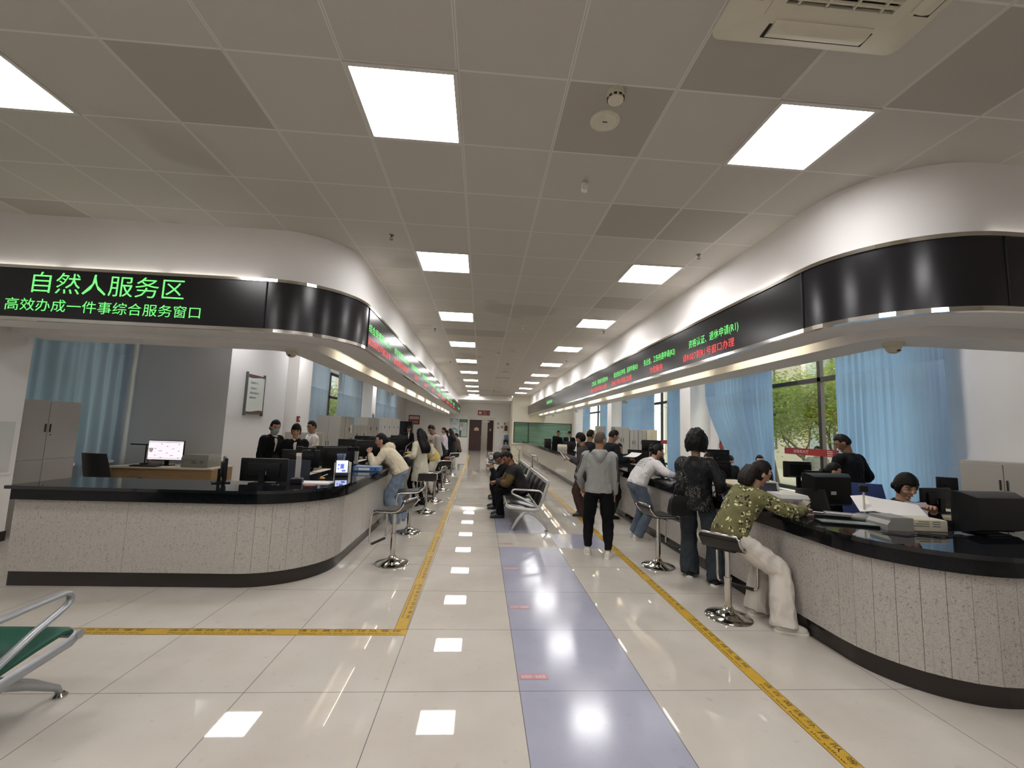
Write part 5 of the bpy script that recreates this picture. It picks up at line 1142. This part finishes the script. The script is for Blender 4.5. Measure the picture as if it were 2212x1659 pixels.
    if glasses:
        o = MB()
        for q in (-1, 1):
            c = hc + hd @ V((q * .034, .100, .004)) * s; o.tube([c + hd @ V((.024 * math.cos(a), -.004 * abs(math.cos(a)) * (1 if q * math.cos(a) > 0 else 0), .018 * math.sin(a))) * s for a in [2 * PI * k / 14 for k in range(14)]], .0018, 6, True); o.tube([hc + hd @ (V(p) * s) for p in ((q * .058, .096, .008), (q * .074, .06, .008), (q * .078, -.002, .004))], .0018, 6)
        o.tube([hc + hd @ (V(p) * s) for p in ((-.011, .101, .008), (.011, .101, .008))], .0018, 6); o.build('glasses', mat('glasses_frame', '1c1613', .3), body, True)
    if mask:
        o = MB(); rows = []
        for j in range(7):
            z = -.018 - .078 * j / 6; w_ = .062 - .012 * abs(j - 3) / 3; rows.append([hc + hd @ (V((w_ * math.sin(R_(a)) / math.sin(R_(80)), .03 + (.075 + (.012 if 0 < j < 5 else 0)) * math.cos(R_(a)), z)) * s) for a in range(-80, 81, 16)])
        o.rings(rows, cap=False, closed=False); mk = o.build('face_mask', mat('mask_blue', '8fb0bb', .7), body, True); md = mk.modifiers.new('t', 'SOLIDIFY'); md.thickness = .003
    ctx = dict(T=T, s=s, Sp=Sp, ax=ax, up=up, fw=fw1, nb=nb, hc=hc, hd=hd, sh=sh, arms=arms, legs=legsJ, top=tp, body=body, trousers=tr, tring=tring, hips=hips)
    if extra: extra(ctx)
    return ctx
def wrap_text(ctx, body, center, w, h, m, xd, yd, name='lettering'):
    """lettering laid onto the garment"""
    from mathutils.bvhtree import BVHTree
    tp = ctx['top'].data; tree_ = BVHTree.FromPolygons([v.co for v in tp.vertices], [p.vertices for p in tp.polygons])
    me = text_mesh(body, w, h, .01).copy(); X = frame(center, xd, yd); z = (X.to_3x3() @ V((0, 0, 1)))
    for v in me.vertices:
        p = X @ (v.co - V((w / 2, h / 2, 0))); hit = tree_.ray_cast(p + z * .3, -z)
        v.co = (hit[0] + z * .003) if hit[0] else p
    link(name, me, m, ctx['body'])
# ---- fabrics
def cloth(n, c, **k): return mat(n, c, .85, bump=.12, bscale=420, **k)
NAVY = cloth('navy_jacket', '0e1016', spec=.25); SUIT = cloth('black_suit', '0a0b0f', spec=.25); DEN = cloth('blue_denim', '5d6a7a', var=.12, vscale=9); DEND = cloth('dark_denim', '262d33', var=.15, vscale=9); DENL = cloth('light_denim', '7f8fa3', var=.14, vscale=9); WHJ = cloth('white_denim', 'cfc8bd', var=.04, vscale=9); CRH = cloth('cream_fleece', 'd6cbb0'); WHC = cloth('ivory_wool', 'cdc6b2'); GRH = cloth('grey_marl', '93948f', var=.08, vscale=200); WSH = cloth('white_cotton', 'd6d2d0'); YLV = cloth('yellow_quilt', 'c3aa5e'); GSW = cloth('light_grey_knit', 'a9a49b'); PNK = cloth('pale_pink_cotton', 'c9bdc6'); BRJ = cloth('brown_jacket', '4a3f33'); DBR = cloth('dark_brown_jacket', '2f2629'); MAR = cloth('maroon_trousers', '3a241f'); BLKT = cloth('black_trousers', '0b0b0e', spec=.2); DGR = cloth('charcoal_coat', '17181b', spec=.25); ORG = cloth('orange_cloth', '9a5236'); OLS = cloth('olive_sleeve', '5a4520'); WHS = mat('white_leather', 'd3cdc0', .4); WSO = mat('white_sole', 'd8d4ca', .5); GRM = cloth('grey_coverall', '84857f')
# sequins, with glints painted into the colour as pale metallic cells
sq = mat('black_sequins', '0d0d0f', .6, spec=.25); t = NT(sq); tc = t.n('TexCoord'); vo = t.n('TexVoronoi'); t.l(tc.outputs['Object'], vo.inputs[0]); vo.inputs['Scale'].default_value = 150
wn = t.n('TexWhiteNoise'); t.l(vo.outputs['Position'], wn.inputs[0]); nz = t.noise(tc.outputs['Object'], 7, 3)
k = t.math('MULTIPLY', t.math('GREATER_THAN', wn.outputs[0], .80), t.ramp(nz, .45, .6)); t.l(t.mix(k, hexc('0d0d0f'), hexc('8d8884')), t.b.inputs['Base Color']); t.l(k, t.b.inputs['Metallic'])
bp = t.n('Bump'); bp.inputs['Strength'].default_value = .3; bp.inputs['Distance'].default_value = .004; t.l(wn.outputs[0], bp.inputs['Height']); t.l(bp.outputs[0], t.b.inputs['Normal'])
# flowers in black and cream on olive knit
fl = mat('floral_knit', '6f6c44', .9); t = NT(fl); tc = t.n('TexCoord'); vo = t.n('TexVoronoi'); t.l(tc.outputs['Object'], vo.inputs[0]); vo.inputs['Scale'].default_value = 14; vo.inputs['Randomness'].default_value = .5
v2 = t.n('TexVoronoi'); t.l(tc.outputs['Object'], v2.inputs[0]); v2.inputs['Scale'].default_value = 44; v2.inputs['Randomness'].default_value = .6
wn = t.n('TexWhiteNoise'); t.l(v2.outputs['Position'], wn.inputs[0])
inn = t.math('LESS_THAN', vo.outputs['Distance'], .43); pet = t.math('MULTIPLY', inn, t.math('LESS_THAN', v2.outputs['Distance'], .50))
cr = t.math('GREATER_THAN', wn.outputs[0], .52); ol = t.mix(t.noise(tc.outputs['Object'], 150, 2), hexc('605e38'), hexc('74714a'))
c = t.mix(pet, ol, t.mix(cr, hexc('1d1c14'), hexc('d6cfa0'))); t.l(c, t.b.inputs['Base Color'])
bp = t.n('Bump'); bp.inputs['Strength'].default_value = .25; bp.inputs['Distance'].default_value = .004; t.l(t.noise(tc.outputs['Object'], 260, 2), bp.inputs['Height']); t.l(bp.outputs[0], t.b.inputs['Normal'])
OLH = cloth('olive_rib', '5d4f2b'); PHONE = mat('phone_black', '101012', .15)
def held(name, label, cat, loc, dims, m, rot=(0, 0, 0), group=None):
    o = MB().box((0, 0, 0), dims, None, min(dims) * .3).build(name, m); o.location = loc; o.rotation_euler = [R_(a) for a in rot]; return tag(o, label, cat, group)

# ---- right counter, visitors
def floral(c):
    s = c['s']; b = MB(); tr_ = c['tring']
    b.rings([tr_(t_, wx, wy) for t_, wx, wy in ((-.075, .165, .128), (-.05, .182, .142), (.0, .184, .143), (.02, .17, .13))]); finish(b, .008, 'hem', OLH, c['body'], 2, .006, 9)
    for q in (-1, 1):
        e, w_ = c['arms'][q]; d = (w_ - e).normalized(); b = MB(); limb(b, [w_ - d * .06, w_ - d * .03, w_ - d * .004], [.047 * s, .045 * s, .038 * s]); finish(b, .006, 'cuff', OLH, c['body'], 1)
person('woman in an olive floral cardigan and white jeans sitting on a bar stool', (2.31, 3.93, .735), R_(-93), 1.62, lean=33, turn=4, head=(-2, 24), rh=(2.93, 3.79, .975), lh=(2.98, 4.08, .975), rel=(.2, -.7, -.4), lel=(.1, .6, -.5), feet=((2.58, 3.98, 4), (2.60, 3.64, -14)), detail=3, sk='b98f76', hair='loose', top='sweater', topm=fl, bulk=1.08, hem=-.02, legs='wide', legm=WHJ, shoem=WHS, soles=WSO, glasses=True, extra=floral, curl=26, hairm=HAIRBR)
held('phone', 'black phone in the hand of the woman in the floral cardigan', 'phone', (2.965, 3.84, 1.015), (.14, .07, .009), PHONE, (10, -25, 20))
def seq(c):
    pass
person('woman seen from behind in a black sequin jacket and dark jeans at the right counter', (2.50, 4.93, .885), R_(-35), 1.63, lean=4, head=(-6, 10), rh=(2.78, 4.92, .99), rel=(.15, -.5, -.8), lh=(2.33, 4.93, .80), lel=(-.25, -.4, -.8), feet=((2.46, 5.02, 10), (2.62, 4.72, -25)), detail=2, sk='a88570', hair='curly', topm=sq, top='jacket', bulk=1.1, hem=-.12, legs='wide', legm=DEND, shoem=mat('black_canvas', '18181a', .8), soles=WSO)
q = thing('handbag', 'black handbag hanging at the side of the woman in the sequin jacket', 'bag', (2.285, 4.90, .70)); b = MB(); b.rings([[(x * w_, y * d_, z) for x, y in ((-1, -1), (1, -1), (1, 1), (-1, 1))] for z, w_, d_ in ((0, .10, .05), (.04, .115, .055), (.16, .10, .04), (.22, .07, .02))]); b.build('body', mat('black_bag_leather', '121212', .35), q, 60); MB().tube([(-.06, 0, .2), (-.04, 0, .32), (0.02, .02, .36), (.06, 0, .3), (.06, 0, .2)], .008, 6).build('strap', BLKL, q, True)
def perfect(c):
    up, l, f = c['up'], c['ax'](.3)[0], c['fw']
    for k in range(5): wrap_text(c, 'PERFECT', c['Sp'](.40 - .042 * k) - f * .12, .25 - .005 * k, .024, INK, l, up)
person('woman in a white sweatshirt with printed lines leaning over the right counter', (2.42, 6.62, .85), R_(-80), 1.6, lean=44, turn=0, head=(-8, 22), rh=(2.98, 6.33, .975), lh=(3.0, 6.72, .975), rel=(.0, -.8, -.3), lel=(0, .8, -.3), feet=((2.46, 6.86, 0), (2.44, 6.62, -4)), detail=2, sk='b48c74', hair='bun', top='sweater', topm=WSH, bulk=1.1, hem=-.03, legs='straight', legm=DEN, shoem=WHS, soles=WSO, extra=perfect, glasses=True)
q = thing('backpack', 'small black and brown backpack lying on the counter beside the white sweatshirt', 'bag', (2.83, 5.85, .93), R_(-70)); b = MB(); b.sph((0, 0, .11), .12, (1, .7, .95), 16); b.build('body', mat('black_bag_leather', '121212', .35), q, True)
for s_ in (-.04, .04): MB().tube([(s_, -.07, .18), (s_, -.095, .12), (s_, -.08, .05)], .012, 6).build('strap', mat('brown_strap', '6a4a30', .5), q, True)
MB().tube([(-.03, 0, .215), (0, 0, .25), (.03, 0, .215)], .008, 6).build('handle', BLKL, q, True)
STRB = mat('stripe_black', '17171a', .7)
def stripes(c):
    from mathutils.bvhtree import BVHTree
    s = c['s']; tp = c['top'].data; tree_ = BVHTree.FromPolygons([v.co for v in tp.vertices], [p.vertices for p in tp.polygons])
    for q in (1, -1):
        e, w_ = c['arms'][q]; S0 = c['sh'][q]; f = c['fw']; l = (c['ax'](.43)[0] * q * .8 - f * .6)
        for k in (-1, 0, 1):
            o = MB(); pts = []
            for a, bb, n_ in ((S0, e, 8), (e, e + (w_ - e) * .3, 3)):
                for i in range(n_):
                    p = a.lerp(bb, i / n_); d = (bb - a).normalized(); out = (l - d * l.dot(d)).normalized(); sd = d.cross(out); off = sd * k * .021
                    hit = tree_.ray_cast(p + off + out * .4, -out)
                    if hit[0]: pts.append(hit[0] + out * .002)
            hit = tree_.ray_cast(c['nb'].lerp(S0, .55) + f * k * .021 + V((0, 0, .3)), V((0, 0, -1)))
            if hit[0]: pts = [hit[0] + V((0, 0, .002))] + pts
            o.tube(pts, .006, 6, flat=(.007, .004)); o.build('stripe', STRB, c['body'], True)
person('man in a grey hoodie with black sleeve stripes standing in the aisle, seen from behind', (1.60, 5.80, .885), R_(-14), 1.61, True, lean=-1, head=(-38, 4), rh=(1.815, 5.80, .74), rel=(.5, -.5, 0), lh=(1.42, 6.0, .86), lel=(-.6, -.4, -.2), feet=((1.475, 5.86, 2), (1.70, 5.66, -24)), detail=2, sk='a07a61', hair='buzz', hairm=HAIRG, top='hoodie', topm=GRH, hood=True, hem=-.07, legs='jogger', legm=BLKT, shoem=WHS, soles=WSO, extra=stripes, bulk=1.0)
held('phone', 'black phone in the hanging hand of the man in the grey hoodie', 'phone', (1.83, 5.79, .655), (.012, .07, .13), PHONE, (0, 0, -14))
person('man in a dark navy jacket reading a paper behind the grey hoodie', (2.46, 8.28, .92), R_(-72), 1.69, True, lean=6, head=(-6, 26), rh=(2.80, 8.05, 1.13), lh=(2.86, 8.35, 1.12), feet=((2.48, 8.45, 0), (2.48, 8.18, -6)), detail=1, sk='8f6a54', hair='short', top='jacket', topm=NAVY, legm=BLKT, glasses=True, bulk=1.05)
sheet('white paper in the hands of the man in the navy jacket', 2.90, 8.18, 1.17, .21, .3, R_(20), curl=.08, g=None)
person('person in a dark brown jacket and maroon trousers holding a paper, facing left', (2.04, 8.5, .87), R_(72), 1.6, lean=4, side=-2, head=(12, 14), rh=(1.78, 8.72, 1.06), lh=(1.74, 8.42, 1.07), feet=((1.98, 8.36, 6), (2.1, 8.62, -8)), detail=1, sk='a27d66', hair='bowl', top='jacket', topm=DBR, hem=-.12, legs='straight', legm=MAR, bulk=1.05)
o = sheet('white sheet of paper held out by the person in the dark brown jacket', 1.66, 8.55, 1.10, .21, .3, R_(15), g=None); o.rotation_euler = (R_(35), R_(35), R_(40))
held('phone', 'black phone held over the white sheet by the person in the brown jacket', 'phone', (1.70, 8.48, 1.10), (.075, .14, .01), PHONE, (30, 20, 30))
person('dark-haired person standing behind the navy jacket, only the head showing', (2.38, 9.5, .91), R_(-60), 1.67, lean=3, head=(10, 10), hair='short', topm=DGR, sk='9a765f')

# ---- right office staff
COL_ = cloth('white_collar', 'd5d0cb')
person('staff woman with dark fringe and black suit seated nearest the camera on the right', (4.02, 3.98, .60), R_(163), 1.62, lean=10, head=(8, 20), rh=(3.72, 3.66, .96), lh=(3.93, 3.56, 1.02), feet=((4.1, 3.6, 0), (3.9, 3.6, 0)), detail=3, sk='b58d76', hair='bangs', top='jacket', topm=SUIT, shirt=COL_, legm=BLKT, curl=30)
chair('black chair under the near staff woman', 4.1, 4.06, R_(165), tall=.85, w=.36)
sheet('lilac-white sheet held upright by the near staff woman', 4.0, 3.72, 1.0, .22, .16, R_(12), m=PAPL, g=None).rotation_euler = (R_(62), 0, R_(12))
person('man in a dark suit standing with his back to the camera by the right window', (5.28, 5.9, .93), R_(14), 1.72, True, lean=2, head=(38, 24), rh=(5.45, 6.12, 1.02), lh=(5.05, 6.2, 1.05), detail=2, sk='8f6c57', hair='short', top='jacket', topm=NAVY, shirt=COL_, legm=BLKT, hem=-.12, bulk=1.03)
person('staff woman with tied-back hair seated at a leather chair under the red window band', (4.66, 5.66, .60), R_(-100), 1.58, lean=12, head=(-20, 12), rh=(5.0, 5.5, .82), lh=(5.0, 5.85, .82), feet=((4.95, 5.8, 0), (4.95, 5.55, 0)), detail=1, sk='b8927b', hair='pony', top='jacket', topm=SUIT, shirt=COL_, legm=BLKT)
person('staff woman facing the camera in front of the wide blue curtain', (5.48, 8.25, .56), R_(160), 1.58, lean=4, head=(0, 6), feet=((5.5, 7.9, 0), (5.3, 7.9, 0)), detail=1, sk='bb967f', hair='bun', topm=SUIT, shirt=COL_)
person('staff member with black hair bent over a desk under the swept curtain', (5.5, 9.4, .56), R_(165), 1.56, lean=18, head=(0, 42), feet=((5.5, 9.0, 0), (5.3, 9.0, 0)), detail=1, sk='b08a74', hair='short', topm=SUIT)
person('man with a receding hairline seated behind the counter right of the sequin jacket', (3.62, 6.72, .63), R_(150), 1.62, True, lean=6, head=(10, 14), rh=(3.4, 6.5, .97), lh=(3.5, 6.4, .98), feet=((3.6, 6.3, 0), (3.4, 6.3, 0)), detail=1, sk='a57d66', hair='buzz', hairm=HAIRB, topm=SUIT)
o = sheet('white card with red bars standing on the counter before the seated man', 3.3, 6.0, 1.02, .16, .2, 0, g=None); o.rotation_euler = (R_(75), 0, R_(15)); MB().bb(-.08, .08, .08, .1, .003, .004).bb(-.08, .08, -.1, -.08, .003, .004).build('red_bar', REDS, o)
person('staff woman leaning close to the woman in the white sweatshirt across the counter', (3.66, 8.62, .74), R_(105), 1.58, lean=22, head=(10, 18), rh=(3.25, 8.7, .98), lh=(3.28, 8.45, .98), feet=((3.62, 8.5, 0), (3.62, 8.75, 0)), detail=1, sk='a8836c', hair='bun', topm=SUIT, shirt=COL_)
person('seated staff man seen beside the elbow of the navy jacket', (3.55, 10.9, .64), R_(150), 1.6, True, lean=6, head=(0, 16), feet=((3.5, 10.5, 0), (3.3, 10.5, 0)), hair='short', topm=SUIT, sk='a17b64')
person('staff woman in black leaning at a far desk before the green glass booth', (3.45, 20.0, .92), R_(170), 1.66, lean=10, side=-12, head=(10, 14), hair='bun', topm=SUIT, legm=BLKT, sk='9a7660')
person('staff man in a black suit and pale mask far behind the right counter', (3.68, 18.0, .91), R_(170), 1.66, True, lean=8, head=(0, 30), rh=(3.5, 17.7, 1.0), lh=(3.75, 17.65, 1.0), hair='short', topm=SUIT, shirt=COL_, legm=BLKT, mask=True, detail=1, sk='a58069')
for f_ in ():
    pass
person('passer-by in pale grey walking outside the nearest right window', (9.0, 11.1, .68), R_(160), 1.7, True, hair='short', topm=GRM, legm=GRM, sk='a98770', feet=((8.95, 11.1, 8, -.25), (9.15, 11.05, -8, -.25)))

# ---- aisle bench
def vest(c):
    s = c['s']
    for q in (-1, 1):
        e, w_ = c['arms'][q]; b = MB(); limb(b, [c['sh'][q].lerp(e, .45), e, e.lerp(w_, .45)], [.078 * s, .073 * s, .064 * s]); finish(b, .011, 'sleeve', OLS, c['body'], 2, .01, 9)
person('man in a dark padded jacket with olive sleeves dozing on the front bench', (.78, 8.22, .50), R_(92), 1.68, True, lean=27, head=(18, 30), rh=(.30, 8.2, .64), lh=(.30, 8.08, .64), rel=(.3, .6, -.5), lel=(.3, -.6, -.5), feet=((.40, 8.08, 4), (.42, 8.38, -6)), detail=2, sk='8d6048', hair='short', top='jacket', topm=cloth('dark_padded', '1b1918'), legm=BLKT, shoem=mat('dark_shoe', '22262a', .6), bulk=1.12, hem=-.05, extra=vest, curl=45)
person('man in black with a dark cap looking at a phone on the front bench', (.72, 9.05, .50), R_(95), 1.66, True, lean=38, head=(14, 38), rh=(.24, 9.1, .82), lh=(.24, 8.9, .82), feet=((.36, 8.95, 4), (.36, 9.25, -6)), detail=1, sk='8f6850', hair='cap', hatm=mat('dark_cap', '1c1d1d', .7), topm=SUIT, legm=BLKT, bulk=1.08)
held('phone', 'phone in the hands of the man with the dark cap', 'phone', (.17, 9.0, .86), (.14, .075, .01), PHONE, (0, 20, 80))
person('man in dark clothes with a grey cap on the second bench, mostly hidden', (.74, 10.35, .50), R_(90), 1.66, True, lean=14, head=(-10, 12), feet=((.40, 10.2, 4), (.40, 10.5, -6)), hair='cap', hatm=mat('grey_cap', '5d5d5b', .7), topm=DGR, legm=BLKT, sk='8f6850')

# ---- left counter, visitors
person('woman in a cream hoodie and light jeans leaning on the left counter, chin on hand', (-1.33, 7.42, .86), R_(92), 1.6, lean=46, head=(8, 8), lh=(-1.80, 7.22, 1.15), lel=(-.2, -.4, -1), rh=(-1.84, 7.5, .97), rel=(-.2, .6, -.6), feet=((-1.34, 7.46, 0), (-1.30, 7.74, -4)), detail=2, sk='b48d76', hair='bun', top='hoodie', topm=CRH, hood=True, bulk=1.08, hem=-.03, legs='wide', legm=DENL, shoem=WHS, soles=WSO, curl=50)
person('woman with long wavy black hair in an ivory coat at the left counter', (-1.24, 9.15, .85), R_(62), 1.58, lean=3, head=(-20, 6), rh=(-1.05, 9.22, 1.27), rel=(.6, -.2, -.6), lh=(-1.52, 9.05, .98), feet=((-1.30, 9.1, 0), (-1.16, 9.25, 0)), detail=2, sk='b08a73', hair='long', top='coat', topm=WHC, hem=-.36, legs='tights', legm=BLKT, curl=60)
q = thing('handbag', 'black quilted shoulder bag beside the woman in the ivory coat', 'bag', (-1.45, 8.95, .80)); MB().box((0, 0, .1), (.2, .12, .2), None, .04).build('body', mat('black_bag_leather', '121212', .35), q, 40); MB().tube([(-.09, 0, .19), (-.06, 0, .4), (.05, .02, .5), (.09, 0, .19)], .008, 6).build('strap', mat('strap_pale', 'a89e90', .6), q, True); MB().tube([(.02 + .03 * math.cos(a), -.064, .11 + .03 * math.sin(a)) for a in [2 * PI * k / 10 for k in range(10)]], .005, 6, True).build('buckle', CHR2, q)
person('person in a yellow quilted top and pale trousers bending over the left counter', (-1.10, 10.7, .84), R_(88), 1.58, lean=48, head=(0, 22), lh=(-1.75, 10.6, .97), rh=(-1.7, 10.85, .97), feet=((-1.1, 10.65, 0), (-1.08, 10.9, 0)), hair='bun', top='sweater', topm=YLV, bulk=1.12, hem=-.03, legs='straight', legm=WHJ, sk='a8836c')
person('man with cropped black hair in a light grey sweater bending towards the counter', (-1.16, 11.5, .92), R_(132), 1.72, True, lean=16, head=(10, 30), hair='short', top='sweater', topm=GSW, legm=BLKT, sk='9c745c', detail=1, bulk=1.05)
person('person in dark clothes leaning over the counter behind the yellow top', (-1.12, 12.9, .84), R_(95), 1.6, lean=36, head=(0, 20), hair='short', topm=DGR, legm=BLKT, sk='9c745c', bulk=1.1)
tag(MB().rings([[(.16 * math.cos(a), .12 * math.sin(a), z) for a in [2 * PI * k / 14 for k in range(14)]] for z in (.0, .03, .06)] ).build('garment', ORG, None, True), 'orange garment draped over a bar stool far along the left counter', 'garment').location = (-1.02, 13.2, .655)
person('woman in a pale pink top with tied dark hair standing far along the left counter', (-1.30, 15.8, .88), R_(95), 1.6, lean=4, head=(0, 8), hair='pony', top='shirt', topm=PNK, legm=BLKT, sk='b08a73', detail=1)
person('person in a black coat with long hair standing just beyond the pale pink top', (-1.16, 17.2, .86), R_(70), 1.58, lean=6, head=(-5, 8), hair='long', topm=DGR, legm=BLKT, top='coat', hem=-.3, sk='a8836c')
person('man in a brown jacket sitting farthest along the left counter', (-.98, 19.2, .66), R_(95), 1.62, True, lean=12, head=(0, 6), feet=((-1.3, 19.1, 0), (-1.3, 19.35, 0)), hair='short', topm=BRJ, legm=BLKT, sk='a27c66')
person('man in brown seated behind the farthest one on the left', (-1.28, 19.9, .74), R_(80), 1.62, True, lean=8, head=(0, 8), feet=((-1.5, 19.8, 0), (-1.5, 20.0, 0)), hair='short', topm=BRJ, legm=BLKT, sk='8f6c57')

# ---- left office staff
person('staff woman in black suit and blue face mask standing by the white wall', (-3.72, 7.9, .91), R_(-118), 1.63, lean=12, head=(-12, 18), hair='lowbun', topm=SUIT, shirt=COL_, legm=BLKT, mask=True, detail=2, sk='b58f79', hem=-.1)
person('staff woman with a fringe in a black suit facing the camera behind the left monitors', (-3.2, 7.75, .87), R_(200), 1.57, lean=6, head=(0, 14), rh=(-3.35, 7.45, .98), lh=(-3.05, 7.42, .98), hair='bangs', topm=SUIT, shirt=COL_, legm=BLKT, detail=2, sk='b08a72')
person('man in a white polo shirt standing behind the staff woman with the fringe', (-3.48, 9.25, .90), R_(130), 1.64, True, lean=2, head=(15, 8), hair='short', top='shirt', topm=WSH, sleeve=.35, legm=BLKT, detail=1, sk='a07a63')
person('staff woman seated behind the monitor to the left of the cream hoodie', (-3.2, 10.9, .55), R_(-160), 1.58, lean=5, head=(0, 12), feet=((-3.1, 10.5, 0), (-3.3, 10.5, 0)), hair='bun', topm=SUIT, detail=1, sk='b8927c')
person('staff member whose forehead shows over the black monitors behind the cream hoodie', (-3.35, 14.7, .62), R_(-160), 1.6, lean=5, head=(0, 10), feet=((-3.2, 14.3, 0), (-3.4, 14.3, 0)), hair='short', topm=SUIT, detail=1, sk='b8927c')
person('seated staff woman with a pale face left of the ivory coat, far left office', (-3.1, 16.7, .58), R_(-165), 1.58, lean=5, head=(0, 8), feet=((-3.0, 16.3, 0), (-3.2, 16.3, 0)), hair='pony', topm=SUIT, detail=1, sk='c09a85')
person('staff member in a black suit standing under the red sign in the far left office', (-3.15, 19.0, .89), R_(-165), 1.62, lean=10, head=(0, 20), hair='short', topm=SUIT, shirt=COL_, legm=BLKT, detail=1, sk='a27c66')
